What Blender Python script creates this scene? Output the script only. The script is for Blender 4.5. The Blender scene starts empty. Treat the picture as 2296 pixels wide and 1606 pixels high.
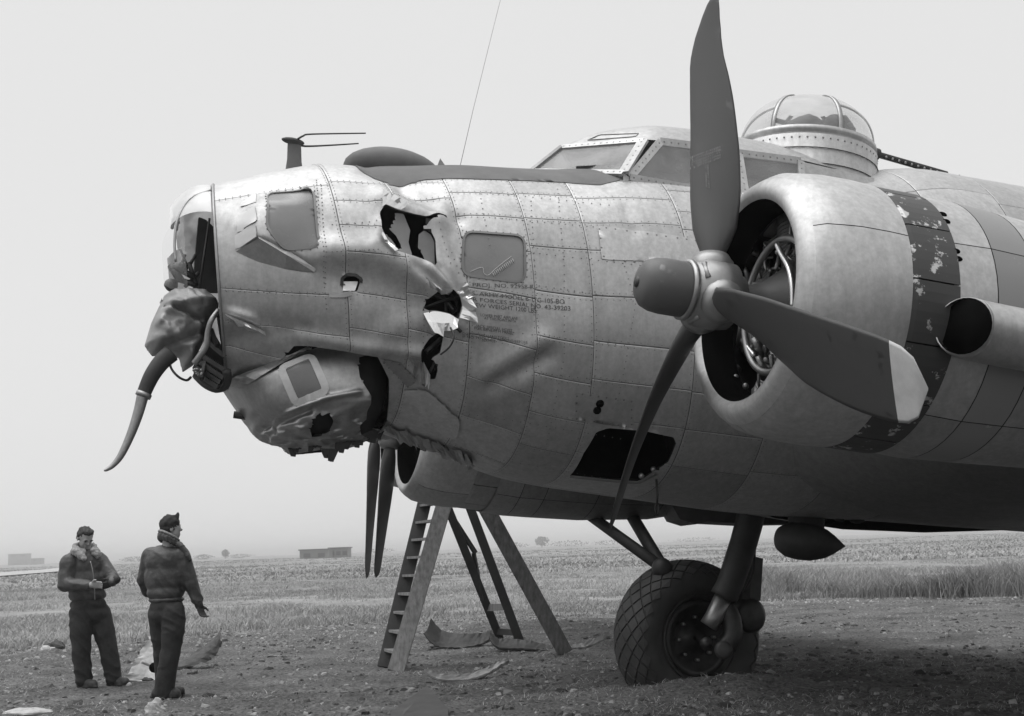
import bpy, bmesh, math, random
import numpy as np
from mathutils import Vector, Matrix, noise as mnoise
from mathutils.bvhtree import BVHTree

random.seed(7)
rng = np.random.default_rng(7)
SC = bpy.context.scene
COL = SC.collection
R = math.radians

# ------------------------------------------------------------------ camera
# photo units: 2296 x 1606, focal length 3000 of the same units
FOC, PX, PY = 3000.0, 1148.0, 803.0
CAMH = 1.38
HSL = -0.0345                                    # slope of the horizon (camera roll)
_roll = math.atan(HSL)
_pitch = math.atan((1225 - 803) * math.cos(_roll) / FOC)
FW = np.array([0, math.cos(_pitch), math.sin(_pitch)])
_rt = np.array([1.0, 0, 0]); _up = np.cross(_rt, FW)
_c, _s = math.cos(-_roll), math.sin(-_roll)
IX = _c * _rt - _s * _up
IUP = _s * _rt + _c * _up
CAM = np.array([0, 0, CAMH])
cam = bpy.data.cameras.new('camera'); camo = bpy.data.objects.new('camera', cam)
COL.objects.link(camo)
camo.matrix_world = Matrix(((IX[0], IUP[0], -FW[0], 0), (IX[1], IUP[1], -FW[1], 0), (IX[2], IUP[2], -FW[2], CAMH), (0, 0, 0, 1)))
cam.sensor_width = 36; cam.lens = 36 * FOC / 2296
cam.clip_start = 0.1; cam.clip_end = 9000
SC.camera = camo

# ------------------------------------------------------------------ sky, sun, exposure
world = bpy.data.worlds.new('World'); SC.world = world
world.use_nodes = True
nt = world.node_tree; nt.nodes.clear()
SUN_EL, SUN_AZ = 76, 262                          # a veiled sun behind and left of the camera
sky = nt.nodes.new('ShaderNodeTexSky'); sky.sky_type = 'NISHITA'; sky.sun_disc = False
sky.sun_elevation = R(SUN_EL); sky.sun_rotation = R(SUN_AZ)
sky.air_density = 1.0; sky.dust_density = 4.0; sky.ozone_density = 1.0
bw = nt.nodes.new('ShaderNodeRGBToBW')
mixc = nt.nodes.new('ShaderNodeMix'); mixc.data_type = 'FLOAT'   # a closed cloud layer evens the sky out
mixc.inputs[0].default_value = 0.9
mixc.inputs[3].default_value = 5.35
bg = nt.nodes.new('ShaderNodeBackground'); bg.inputs[1].default_value = 0.10
wo = nt.nodes.new('ShaderNodeOutputWorld')
nt.links.new(sky.outputs[0], bw.inputs[0]); nt.links.new(bw.outputs[0], mixc.inputs[2])
nt.links.new(mixc.outputs[0], bg.inputs[0]); nt.links.new(bg.outputs[0], wo.inputs[0])
sun = bpy.data.lights.new('sun', 'SUN'); sun.energy = 1.5; sun.angle = R(65); sun.color = (1, 1, 1)
suno = bpy.data.objects.new('sun', sun); COL.objects.link(suno)
_az = R(SUN_AZ)
_sd = Vector((math.sin(_az) * math.cos(R(SUN_EL)), math.cos(_az) * math.cos(R(SUN_EL)), math.sin(R(SUN_EL))))
suno.rotation_euler = _sd.to_track_quat('Z', 'Y').to_euler()
suno.location = (0, 0, 30)
SC.view_settings.view_transform = 'Standard'; SC.view_settings.look = 'None'
SC.view_settings.exposure = 0.64; SC.view_settings.gamma = 1.0
SC.view_settings.use_curve_mapping = False
SC.render.engine = 'CYCLES'
SC.cycles.use_denoising = True
SC.cycles.max_bounces = 6; SC.cycles.transparent_max_bounces = 12
SC.cycles.volume_bounces = 4

# ------------------------------------------------------------------ geometry helpers
def proj(P):
    P = np.asarray(P, float) - CAM
    z = P @ FW
    return np.stack([PX + FOC * (P @ IX) / z, PY - FOC * (P @ IUP) / z], -1)
def ray(px, py):
    d = FW + IX * ((px - PX) / FOC) - IUP * ((py - PY) / FOC)
    return d
def at_y(px, py, Y):                             # point on the sight line at ground distance Y
    d = ray(px, py); return CAM + d * (Y / d[1])
def at_z(px, py, z=0.0):                         # point of the sight line at height z
    d = ray(px, py); return CAM + d * ((z - CAMH) / d[2])
def hz(px): return 1225 + (px - 1148) * HSL
# the aircraft's own frame: nose direction, port, up
PSI, ALP = R(20), R(7.7)
NOSE = np.array([-math.cos(PSI) * math.cos(ALP), -math.sin(PSI) * math.cos(ALP), math.sin(ALP)])
PORT = np.array([math.sin(PSI), -math.cos(PSI), 0.0])
UP = np.cross(NOSE, PORT); UP = UP if UP[2] > 0 else -UP
AFT = -NOSE
HUB2 = at_y(1594, 660, 6.87)
ENG = 3.22
CTR = HUB2 - ENG * PORT
def L(a, p, u): return CTR + AFT * a + PORT * p + UP * u
def on_p(px, py, p):                             # sight line meets the vertical plane p metres to port
    d = ray(px, py)
    t = (p - (CAM - CTR) @ PORT) / (d @ PORT)
    return CAM + d * t
def loc(P):
    q = np.asarray(P) - CTR; return q @ AFT, q @ PORT, q @ UP

# ------------------------------------------------------------------ objects
def setp(o, label=None, cat=None, group=None, kind=None):
    if label: o['label'] = label
    if cat: o['category'] = cat
    if group: o['group'] = group
    if kind: o['kind'] = kind
    return o
WLOC = {}
def wloc(o): return WLOC.get(o.name, np.zeros(3))
def empty(name, locw, parent=None, **k):
    o = bpy.data.objects.new(name, None); COL.objects.link(o); o.empty_display_size = 0.2
    locw = np.asarray(locw, float)
    if parent is not None:
        o.parent = parent; o.location = locw - wloc(parent)
    else: o.location = locw
    WLOC[o.name] = locw
    return setp(o, **k)
def mk(name, V, Fc, mat, parent=None, origin=None, smooth=True, mats=None, fmat=None, **k):
    """one mesh object from world-space vertices"""
    V = np.asarray(V, float)
    if origin is None:
        origin = wloc(parent) if parent is not None else np.array([(V[:, 0].min() + V[:, 0].max()) / 2, (V[:, 1].min() + V[:, 1].max()) / 2, V[:, 2].min()])
    origin = np.asarray(origin, float)
    me = bpy.data.meshes.new(name)
    me.from_pydata((V - origin).tolist(), [], [tuple(int(i) for i in f) for f in Fc])
    if mats:
        for m in mats: me.materials.append(m)
        if fmat is not None: me.polygons.foreach_set('material_index', np.asarray(fmat, np.int32))
    elif mat: me.materials.append(mat)
    if smooth: me.polygons.foreach_set('use_smooth', np.ones(len(me.polygons), bool))
    me.update()
    o = bpy.data.objects.new(name, me); COL.objects.link(o)
    if parent is not None:
        o.parent = parent; o.location = origin - wloc(parent)
    else: o.location = origin
    WLOC[o.name] = origin
    return setp(o, **k)
class MB:
    """collects shapes into one mesh"""
    def __init__(s): s.v = []; s.f = []; s.m = []; s.n = 0
    def add(s, V, Fc, mi=0):
        V = np.asarray(V, float); s.v.append(V)
        for f in Fc: s.f.append([i + s.n for i in f]); s.m.append(mi)
        s.n += len(V); return s
    def build(s, name, mat, parent=None, mats=None, **k):
        return mk(name, np.concatenate(s.v), s.f, mat, parent, mats=mats, fmat=s.m if mats else None, **k)
def frame_of(d):
    d = np.asarray(d, float); d = d / (np.linalg.norm(d) + 1e-12)
    a = np.array([0, 0, 1.0]) if abs(d[2]) < .9 else np.array([1.0, 0, 0])
    x = np.cross(a, d); x /= np.linalg.norm(x); y = np.cross(d, x)
    return x, y, d
def tube(pts, rad, seg=10, caps=True, closed=False):
    pts = np.asarray(pts, float); n = len(pts)
    rad = np.full(n, rad) if np.isscalar(rad) else np.asarray(rad, float)
    V = []; px = None
    for i in range(n):
        if closed: d = pts[(i + 1) % n] - pts[i - 1]
        else: d = pts[min(i + 1, n - 1)] - pts[max(i - 1, 0)]
        d = d / (np.linalg.norm(d) + 1e-12)
        if px is None: x, y, _ = frame_of(d)
        else:
            x = px - d * (px @ d); x /= np.linalg.norm(x) + 1e-12; y = np.cross(d, x)
        px = x
        for k in range(seg):
            t = 2 * math.pi * k / seg
            V.append(pts[i] + rad[i] * (math.cos(t) * x + math.sin(t) * y))
    Fc = []
    for i in range(n if closed else n - 1):
        j = (i + 1) % n
        for k in range(seg):
            k2 = (k + 1) % seg
            Fc.append((i * seg + k, i * seg + k2, j * seg + k2, j * seg + k))
    if caps and not closed:
        Fc.append(tuple(range(seg))[::-1]); Fc.append(tuple((n - 1) * seg + k for k in range(seg)))
    return np.array(V), Fc
def bar(p, q, w, h, upv=(0, 0, 1)):
    """rectangular bar between two points: w across, h along upv"""
    p = np.asarray(p, float); q = np.asarray(q, float); d = (q - p) / np.linalg.norm(q - p)
    x = np.cross(d, upv); x /= np.linalg.norm(x); y = np.cross(x, d)
    V = []
    for c in (p, q):
        for sx, sy in ((-1, -1), (1, -1), (1, 1), (-1, 1)): V.append(c + x * sx * w / 2 + y * sy * h / 2)
    return np.array(V), [(0, 1, 2, 3), (7, 6, 5, 4), (0, 4, 5, 1), (1, 5, 6, 2), (2, 6, 7, 3), (3, 7, 4, 0)]
def revolve(o, ax, x, y, prof, seg=48, t0=0.0, t1=2 * math.pi):
    """prof: (distance along ax, radius)"""
    full = abs(t1 - t0 - 2 * math.pi) < 1e-6
    m = seg if full else seg + 1
    V = []
    for a, r in prof:
        for k in range(m):
            t = t0 + (t1 - t0) * k / seg
            V.append(o + ax * a + r * (math.cos(t) * x + math.sin(t) * y))
    Fc = []
    for i in range(len(prof) - 1):
        for k in range(seg):
            k2 = (k + 1) % m
            Fc.append((i * m + k, i * m + k2, (i + 1) * m + k2, (i + 1) * m + k))
    return np.array(V), Fc
def sphere(c, r, seg=12, rings=8, ax=None):
    V = []; Fc = []
    X, Y, Z = (np.eye(3) if ax is None else ax)
    r = np.full(3, r) if np.isscalar(r) else np.asarray(r)
    for i in range(rings + 1):
        ph = math.pi * i / rings
        for k in range(seg):
            t = 2 * math.pi * k / seg
            V.append(c + X * r[0] * math.sin(ph) * math.cos(t) + Y * r[1] * math.sin(ph) * math.sin(t) + Z * r[2] * math.cos(ph))
    for i in range(rings):
        for k in range(seg):
            k2 = (k + 1) % seg
            Fc.append((i * seg + k, (i + 1) * seg + k, (i + 1) * seg + k2, i * seg + k2))
    return np.array(V), Fc
def fnoise(P, s=1.0, o=3):
    return np.array([mnoise.fractal(Vector(p) * s, 1.0, 2.0, o) for p in P])
def spline(pts, n):
    """Catmull-Rom through pts, n points"""
    P = np.asarray(pts, float); m = len(P)
    t = np.linspace(0, m - 1, n); i = np.clip(t.astype(int), 0, m - 2); f = (t - i)[:, None]
    p0 = P[np.maximum(i - 1, 0)]; p1 = P[i]; p2 = P[i + 1]; p3 = P[np.minimum(i + 2, m - 1)]
    return .5 * (2 * p1 + (p2 - p0) * f + (2 * p0 - 5 * p1 + 4 * p2 - p3) * f ** 2 + (3 * p1 - p0 - 3 * p2 + p3) * f ** 3)
def thick(V, Fc, d, nrm):
    """give a sheet thickness d along nrm (n x 3 or 3)"""
    V = np.asarray(V); n = len(V)
    V2 = np.concatenate([V, V - np.asarray(nrm) * d])
    E = {}
    for f in Fc:
        for a, b in zip(f, list(f[1:]) + [f[0]]):
            if (b, a) in E: del E[(b, a)]
            else: E[(a, b)] = 1
    F2 = [tuple(f) for f in Fc] + [tuple(i + n for i in f[::-1]) for f in Fc] + [(b, a, a + n, b + n) for a, b in E]
    return V2, F2

# ------------------------------------------------------------------ materials (a black and white scene: greys only)
def material(name, base, rough=.6, metal=0.0, var=0.0, scale=4.0, bump=0.0, bscale=30.0, obvar=0.0, spec=.5, stretch=None, rvar=0.0, detail=5.0):
    m = bpy.data.materials.new(name); m.use_nodes = True
    n = m.node_tree.nodes; l = m.node_tree.links; b = n['Principled BSDF']
    b.inputs['Base Color'].default_value = (base, base, base, 1)
    b.inputs['Roughness'].default_value = rough; b.inputs['Metallic'].default_value = metal
    b.inputs['Specular IOR Level'].default_value = spec
    tc = n.new('ShaderNodeTexCoord'); src = tc.outputs['Object']
    if stretch:
        mp = n.new('ShaderNodeMapping'); mp.inputs['Scale'].default_value = stretch
        l.new(src, mp.inputs[0]); src = mp.outputs[0]
    fac = None
    if var or rvar:
        nz = n.new('ShaderNodeTexNoise'); nz.inputs['Scale'].default_value = scale; nz.inputs['Detail'].default_value = detail
        nz.inputs['Roughness'].default_value = .62
        l.new(src, nz.inputs[0])
        mr = n.new('ShaderNodeMapRange'); mr.inputs[1].default_value = .3; mr.inputs[2].default_value = .7
        mr.inputs[3].default_value = base * (1 - var); mr.inputs[4].default_value = base * (1 + var)
        l.new(nz.outputs[0], mr.inputs[0]); fac = mr.outputs[0]
        if rvar:
            m2 = n.new('ShaderNodeMapRange'); m2.inputs[1].default_value = .3; m2.inputs[2].default_value = .7
            m2.inputs[3].default_value = rough + rvar; m2.inputs[4].default_value = rough - rvar
            l.new(nz.outputs[0], m2.inputs[0]); l.new(m2.outputs[0], b.inputs['Roughness'])
    if obvar:
        oi = n.new('ShaderNodeObjectInfo'); mr = n.new('ShaderNodeMapRange')
        mr.inputs[3].default_value = 1 - obvar; mr.inputs[4].default_value = 1 + obvar
        l.new(oi.outputs['Random'], mr.inputs[0])
        mu = n.new('ShaderNodeMath'); mu.operation = 'MULTIPLY'
        if fac is None: mu.inputs[0].default_value = base
        else: l.new(fac, mu.inputs[0])
        l.new(mr.outputs[0], mu.inputs[1]); fac = mu.outputs[0]
    if fac is not None: l.new(fac, b.inputs['Base Color'])
    if bump:
        nz = n.new('ShaderNodeTexNoise'); nz.inputs['Scale'].default_value = bscale; nz.inputs['Detail'].default_value = 4
        l.new(src, nz.inputs[0])
        bp = n.new('ShaderNodeBump'); bp.inputs['Strength'].default_value = 1.0; bp.inputs['Distance'].default_value = bump
        l.new(nz.outputs[0], bp.inputs['Height']); l.new(bp.outputs[0], b.inputs['Normal'])
    return m
def glass(name, tint, alpha, rough=.08):
    """alpha: share that is not seen through"""
    m = bpy.data.materials.new(name); m.use_nodes = True
    n = m.node_tree.nodes; l = m.node_tree.links; b = n['Principled BSDF']
    b.inputs['Base Color'].default_value = (tint, tint, tint, 1); b.inputs['Roughness'].default_value = rough
    tr = n.new('ShaderNodeBsdfTransparent'); mx = n.new('ShaderNodeMixShader')
    tc = n.new('ShaderNodeTexCoord'); nz = n.new('ShaderNodeTexNoise'); nz.inputs['Scale'].default_value = 5
    l.new(tc.outputs['Object'], nz.inputs[0])
    mr = n.new('ShaderNodeMapRange'); mr.inputs[1].default_value = .3; mr.inputs[2].default_value = .7
    mr.inputs[3].default_value = max(0, alpha * .75); mr.inputs[4].default_value = min(1, alpha * 1.25)
    l.new(nz.outputs[0], mr.inputs[0]); l.new(mr.outputs[0], mx.inputs[0])
    l.new(tr.outputs[0], mx.inputs[1]); l.new(b.outputs[0], mx.inputs[2])
    l.new(mx.outputs[0], n['Material Output'].inputs[0])
    return m
M = {}
M['alu'] = material('bare_aluminium', .70, .46, .72, var=.12, scale=2.2, bump=.0009, bscale=3.0, obvar=.05, rvar=.08, detail=8)
M['alu2'] = material('worn_aluminium', .60, .46, .78, var=.16, scale=3.5, bump=.0015, bscale=4.0, obvar=.05, rvar=.10, detail=8)
def aluminium(name, base, metal=.86, rough=.47, ov=.10):
    m = material(name, base, rough, metal, bump=.0007, bscale=5.0)
    n = m.node_tree.nodes; l = m.node_tree.links; b = n['Principled BSDF']; tc = n.new('ShaderNodeTexCoord'); out = None
    for sc, st, lo, hi, d in ((1.1, (1, 1, 1), .91, 1.06, 4), (3.2, (5, 5, .35), .88, 1.07, 6), (34, (1, 1, 1), .90, 1.08, 3), (14, (1, 1, 1), .95, 1.04, 6)):
        mp = n.new('ShaderNodeMapping'); mp.inputs['Scale'].default_value = st; l.new(tc.outputs['Object'], mp.inputs[0])
        z = n.new('ShaderNodeTexNoise'); z.inputs['Scale'].default_value = sc; z.inputs['Detail'].default_value = d; z.inputs['Roughness'].default_value = .65; l.new(mp.outputs[0], z.inputs[0])
        r = n.new('ShaderNodeMapRange'); r.inputs[1].default_value = .32; r.inputs[2].default_value = .68; r.inputs[3].default_value = lo; r.inputs[4].default_value = hi; l.new(z.outputs[0], r.inputs[0])
        if out is None:
            r2 = n.new('ShaderNodeMapRange'); r2.inputs[1].default_value = .3; r2.inputs[2].default_value = .7; r2.inputs[3].default_value = rough + .12; r2.inputs[4].default_value = rough - .10
            l.new(z.outputs[0], r2.inputs[0]); l.new(r2.outputs[0], b.inputs['Roughness'])
        mu = n.new('ShaderNodeMath'); mu.operation = 'MULTIPLY'; l.new(r.outputs[0], mu.inputs[0])
        if out is None: mu.inputs[1].default_value = base
        else: l.new(out, mu.inputs[1])
        out = mu.outputs[0]
    oi = n.new('ShaderNodeObjectInfo'); r = n.new('ShaderNodeMapRange'); r.inputs[3].default_value = 1 - ov; r.inputs[4].default_value = 1 + ov; l.new(oi.outputs['Random'], r.inputs[0])
    mu = n.new('ShaderNodeMath'); mu.operation = 'MULTIPLY'; l.new(out, mu.inputs[0]); l.new(r.outputs[0], mu.inputs[1]); l.new(mu.outputs[0], b.inputs['Base Color'])
    return m
M['alu'] = aluminium('dull_aluminium', .50, .83, .54, .15)
M['alu2'] = aluminium('grimy_shaded_aluminium', .38, .95, .46, .08)
M['palepaint'] = material('pale_frame_paint', .52, .5, 0, var=.12, scale=12)
M['cyl'] = material('cylinder_metal', .26, .5, .5, var=.4, scale=9)
M['bright'] = material('torn_bright_metal', .85, .30, 1.0, var=.06, bump=.004, bscale=12)
M['plate'] = aluminium('rubbed_plate', .62, .8, .5)
M['inner'] = material('dark_interior', .022, .8, 0, var=.4, scale=6)  # near-black lining so the openings look unlit inside
M['black'] = material('painted_dark_opening', .006, 1.0, spec=0.0)  # flat black puts the darkness into cowl throat, shroud mouth and holes
M['rivet'] = material('rivet_steel', .22, .6, .5)
M['anti'] = material('drab_antiglare_paint', .13, .75, 0, var=.25, scale=3, detail=8, bump=.001, bscale=60)
M['pane'] = material('clouded_pane', .22, .25, 0, var=.12, scale=3, rvar=.05)
M['shard'] = material('clouded_shard', .16, .3, 0, var=.15, scale=5)
M['clear'] = glass('clear_glazing', .75, .16)
M['frost'] = glass('crazed_glazing', .85, .72, .3)
M['canopyglass'] = glass('canopy_glazing', .26, .50)
M['skypane'] = material('painted_sky_pane', .62, .2, 0, var=.08, scale=3)  # pale base stands in for sky reflected in the small panes
M['domeglass'] = glass('scratched_dome_glazing', .7, .30, .15)
M['prop'] = material('black_propeller_paint', .075, .5, 0, var=.22, scale=5, detail=10, bump=.0006, bscale=90, rvar=.08)
M['tip'] = material('worn_tip_paint', .62, .5, 0, var=.2, scale=6, detail=8)  # pale colour for the outer end of the nearest blade
M['hub'] = material('grey_hub_metal', .30, .45, .8, var=.2, scale=6)
M['dome'] = material('dark_dome_metal', .15, .38, .35, var=.3, scale=4)
M['steel'] = material('dark_steel', .06, .5, .7, var=.3, scale=6)
M['pipe'] = material('bright_pipe', .7, .35, 1.0)
M['case'] = material('crankcase_paint', .055, .5, .2, var=.3, scale=5)
M['rubber'] = material('tyre_rubber', .045, .75, 0, var=.35, scale=4, detail=8)
M['drab'] = material('worn_wing_skin', .42, .5, .95, var=.25, scale=2, detail=8, bump=.002, bscale=4)
M['canvas'] = material('crumpled_grey_skin', .30, .55, .3, var=.25, scale=5, detail=8, bump=.004, bscale=14)
M['darkpaint'] = material('dark_part_paint', .035, .6, .1, var=.4, scale=5)
M['stencil'] = material('stencil_paint', .10, .8, 0, var=.5, scale=60)
M['chalk'] = material('chalk_scrawl', .5, .9)
def chipped(name, base, chip, thr, rough=.5):
    m = flaked(name, base, chip, thr); return m
# cowl flap paint flaked down to metal
def flaked(name, dark, light, thr):
    m = bpy.data.materials.new(name); m.use_nodes = True
    n = m.node_tree.nodes; l = m.node_tree.links; b = n['Principled BSDF']
    tc = n.new('ShaderNodeTexCoord'); nz = n.new('ShaderNodeTexNoise'); nz.inputs['Scale'].default_value = 9; nz.inputs['Detail'].default_value = 9
    nz.inputs['Roughness'].default_value = .68
    l.new(tc.outputs['Object'], nz.inputs[0])
    cr = n.new('ShaderNodeValToRGB'); cr.color_ramp.elements[0].position = thr; cr.color_ramp.elements[1].position = thr + .03
    cr.color_ramp.elements[0].color = (dark, dark, dark, 1); cr.color_ramp.elements[1].color = (light, light, light, 1)
    l.new(nz.outputs[0], cr.inputs[0]); l.new(cr.outputs[0], b.inputs['Base Color'])
    m2 = n.new('ShaderNodeMapRange'); m2.inputs[1].default_value = thr; m2.inputs[2].default_value = thr + .03
    l.new(nz.outputs[0], m2.inputs[0]); l.new(m2.outputs[0], b.inputs['Metallic'])
    b.inputs['Roughness'].default_value = .5
    return m
M['prop'] = flaked('chipped_propeller_paint', .062, .11, .60)
M['dome'] = flaked('chipped_dome_paint', .10, .17, .60)
M['flap'] = flaked('flaked_flap_paint', .05, .6, .585)
M['band'] = flaked('faded_band_paint', .25, .5, .66)
# ================================================================== THE AIRCRAFT
BOMBER = empty('bomber_aircraft', (CTR[0], CTR[1], 0.0),
               label='damaged bare metal four engined bomber with a torn open nose, standing on its wheels', cat='aircraft')

# ------------------------------------------------------------------ fuselage form: rings through measured top and bottom points
STA = [  # top x, y, bottom x, y, width factor, squareness
    (478, 418, 510, 872, .94, 2.0), (590, 391, 640, 915, .96, 2.0), (700, 371, 760, 945, .97, 2.0), (800, 375, 855, 968, .98, 2.02),
    (900, 375, 950, 1003, .98, 2.05), (1000, 374, 1050, 1040, .98, 2.1), (1095, 379, 1130, 1070, .97, 2.15), (1190, 383, 1225, 1090, .96, 2.2),
    (1300, 382, 1335, 1106, .95, 2.25), (1430, 389, 1465, 1124, .93, 2.25), (1560, 398, 1590, 1142, .9, 2.2), (1700, 402, 1720, 1155, .88, 2.15),
    (1850, 394, 1865, 1163, .86, 2.1), (1980, 378, 1990, 1170, .85, 2.05), (2110, 397, 2120, 1180, .84, 2.0), (2330, 436, 2340, 1195, .84, 2.0),
    (2600, 480, 2610, 1215, .82, 2.0), (3000, 545, 3010, 1240, .8, 2.0)]
NS = len(STA)
ringM, ringH, ringB, ringE = [], [], [], []
_th = np.linspace(0, 2 * np.pi, 73)[:-1]
def sup(th, e):
    c, s = np.cos(th), np.sin(th)
    return np.sign(c) * np.abs(c) ** (2 / e), np.sign(s) * np.abs(s) ** (2 / e)
for (tx, ty, bx, by, wf, ex) in STA:
    T = on_p(tx, ty, 0.0); B = on_p(bx, by, 0.0)
    dpx = np.array([bx - tx, by - ty], float); Lp = np.linalg.norm(dpx); dpx /= Lp
    for _ in range(6):
        mid, hv = (T + B) / 2, (T - B) / 2
        half = np.linalg.norm(hv); c, s = sup(_th, ex)
        ringp = mid + c[:, None] * hv + s[:, None] * (half * wf) * PORT
        q = (proj(ringp) - np.array([tx, ty])) @ dpx
        ppm = Lp / (2 * half); u = hv / half
        T = T + u * (q.min() / ppm); B = B + u * ((q.max() - Lp) / ppm)
    ringM.append((T + B) / 2); ringH.append((T - B) / 2); ringB.append(np.linalg.norm(T - B) / 2 * wf); ringE.append(ex)
ringM, ringH, ringB, ringE = map(np.array, (ringM, ringH, ringB, ringE))
def cr(A, t):
    t = np.clip(np.asarray(t, float), 0, NS - 1.0001); i = t.astype(int); f = t - i
    if A.ndim == 2: f = f[:, None]
    p0 = A[np.maximum(i - 1, 0)]; p1 = A[i]; p2 = A[i + 1]; p3 = A[np.minimum(i + 2, NS - 1)]
    return .5 * (2 * p1 + (p2 - p0) * f + (2 * p0 - 5 * p1 + 4 * p2 - p3) * f ** 2 + (3 * p1 - p0 - 3 * p2 + p3) * f ** 3)
# dents and buckles: (points in photo units), width, depth
CREASE = [
    ([(1090, 838), (1215, 765)], 26, .030), ([(1105, 862), (1225, 800)], 20, -.030), ([(1060, 900), (1180, 850)], 30, .014),
    ([(735, 565), (830, 565), (930, 605), (985, 640)], 34, .065), ([(760, 620), (860, 640), (930, 690)], 45, -.020),
    ([(930, 600), (1000, 660)], 9, -.030), ([(960, 600), (1010, 655)], 8, .030), ([(985, 600), (1020, 650)], 7, -.022),
    ([(855, 440), (920, 470), (990, 490)], 22, .040), ([(900, 430), (960, 465), (1030, 492)], 14, -.025), ([(820, 380), (900, 415), (970, 450)], 14, -.02),
    ([(980, 500), (1000, 560), (1012, 600)], 14, .020), ([(1005, 520), (1020, 575)], 9, -.012),
    ([(670, 755), (800, 778), (935, 792)], 16, .030), ([(830, 780), (880, 740), (940, 720)], 28, .018),
    ([(520, 700), (560, 712), (592, 740)], 9, .030), ([(530, 760), (600, 735), (680, 745)], 26, -.035),
    ([(1405, 470), (1425, 515)], 14, -.012), ([(1000, 720), (1060, 740)], 20, .012),
    ([(660, 590), (690, 600)], 14, -.01), ([(850, 500), (845, 545)], 12, .02)]
def seg_d(Q, pts):
    d = np.full(len(Q), 1e9)
    for a, b in zip(pts[:-1], pts[1:]):
        a = np.array(a, float); b = np.array(b, float); ab = b - a
        t = np.clip(((Q - a) @ ab) / (ab @ ab), 0, 1)
        d = np.minimum(d, np.linalg.norm(Q - a - t[:, None] * ab, axis=1))
    return d
def FS(t, th, off=0.0, dent=True):
    """fuselage surface point; th 0 = crown, pi/2 = port side, pi = keel; off along the outward direction"""
    t = np.atleast_1d(np.asarray(t, float)); th = np.atleast_1d(np.asarray(th, float))
    mid, hv, b, e = cr(ringM, t), cr(ringH, t), cr(ringB, t), cr(ringE, t)
    c, s = sup(th, e)
    rad = c[:, None] * hv + (s * b)[:, None] * PORT
    P = mid + rad + NOSE * (.17 * np.clip(1 - t / 3.0, 0, 1) ** 1.3 * s * b)[:, None]     # the front rings lie skewed
    o = c[:, None] * hv / np.linalg.norm(hv, axis=1)[:, None] ** 2 + (s / b)[:, None] * PORT
    o = o / (np.linalg.norm(o, axis=1)[:, None] + 1e-12)
    h = np.zeros(len(P))
    if dent:
        Q = proj(P); vis = (np.sin(th) > 0)
        for pts, w, dep in CREASE:
            pts_ = pts
            d = seg_d(Q, pts_); h += np.where(vis, dep * np.exp(-(d / w) ** 2), 0)
    return P + o * (h + off)[:, None]
# inverse: photo point -> (t, th) on the port side
_tg = np.linspace(0, 13.5, 406); _hg = np.linspace(.12, 2.95, 200)
_TG, _HG = np.meshgrid(_tg, _hg, indexing='ij')
_QG = proj(FS(_TG.ravel(), _HG.ravel(), dent=False)).reshape(len(_tg), len(_hg), 2)
def sp(px):
    px = np.atleast_2d(np.asarray(px, float)); out = []
    for q in px:
        d = ((_QG - q) ** 2).sum(-1); i, j = np.unravel_index(d.argmin(), d.shape)
        t, h = _tg[i], _hg[j]
        for _ in range(8):
            e = 1e-3
            pp = proj(FS([t, t + e, t], [h, h, h + e], dent=False))
            J = np.array([(pp[1] - pp[0]) / e, (pp[2] - pp[0]) / e]).T
            try: dt = np.linalg.solve(J, q - pp[0])
            except np.linalg.LinAlgError: break
            dt = np.clip(dt, -.08, .08); t = float(np.clip(t + dt[0], 0, NS - 1.01)); h = float(np.clip(h + dt[1], .03, 3.1))
        out.append((t, h))
    return np.array(out)
def dens(pts, n, closed=True):
    P = np.asarray(pts, float); P2 = np.vstack([P, P[:1]]) if closed else P
    s = np.concatenate([[0], np.cumsum(np.linalg.norm(np.diff(P2, axis=0), axis=1))])
    u = np.linspace(0, s[-1], n + 1)[:-1] if closed else np.linspace(0, s[-1], n)
    return np.stack([np.interp(u, s, P2[:, k]) for k in range(2)], 1)
def rpoly(pts, r, k=4):
    """round the corners of a polygon"""
    P = np.asarray(pts, float); out = []
    for i in range(len(P)):
        a, b, c = P[i - 1], P[i], P[(i + 1) % len(P)]
        u = (a - b) / np.linalg.norm(a - b); v = (c - b) / np.linalg.norm(c - b)
        rr = min(r, np.linalg.norm(a - b) * .48, np.linalg.norm(c - b) * .48)
        p, q = b + u * rr, b + v * rr
        for j in range(k + 1):
            f = j / k; out.append((1 - f) ** 2 * p + 2 * f * (1 - f) * b + f * f * q)
    return np.array(out)
# a patch of skin is worked in scaled (t, th) space so that its cells are about square
TS, HS = .36, 1.15
def inside(Q, poly):
    x, y = Q[:, 0], Q[:, 1]; r = np.zeros(len(Q), bool); n = len(poly); j = n - 1
    for i in range(n):
        xi, yi = poly[i]; xj, yj = poly[j]
        c = ((yi > y) != (yj > y))
        with np.errstate(divide='ignore', invalid='ignore'):
            r ^= c & (x < (xj - xi) * (y - yi) / (yj - yi + 1e-15) + xi)
        j = i
    return r
def near(Q, poly):
    best = np.full(len(Q), 1e9); bp = np.zeros_like(Q); n = len(poly)
    for i in range(n):
        a = poly[i - 1]; b = poly[i]; ab = b - a
        t = np.clip(((Q - a) @ ab) / (ab @ ab + 1e-15), 0, 1); p = a + t[:, None] * ab
        d = np.linalg.norm(Q - p, axis=1); m = d < best; best[m] = d[m]; bp[m] = p[m]
    return best, bp
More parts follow.
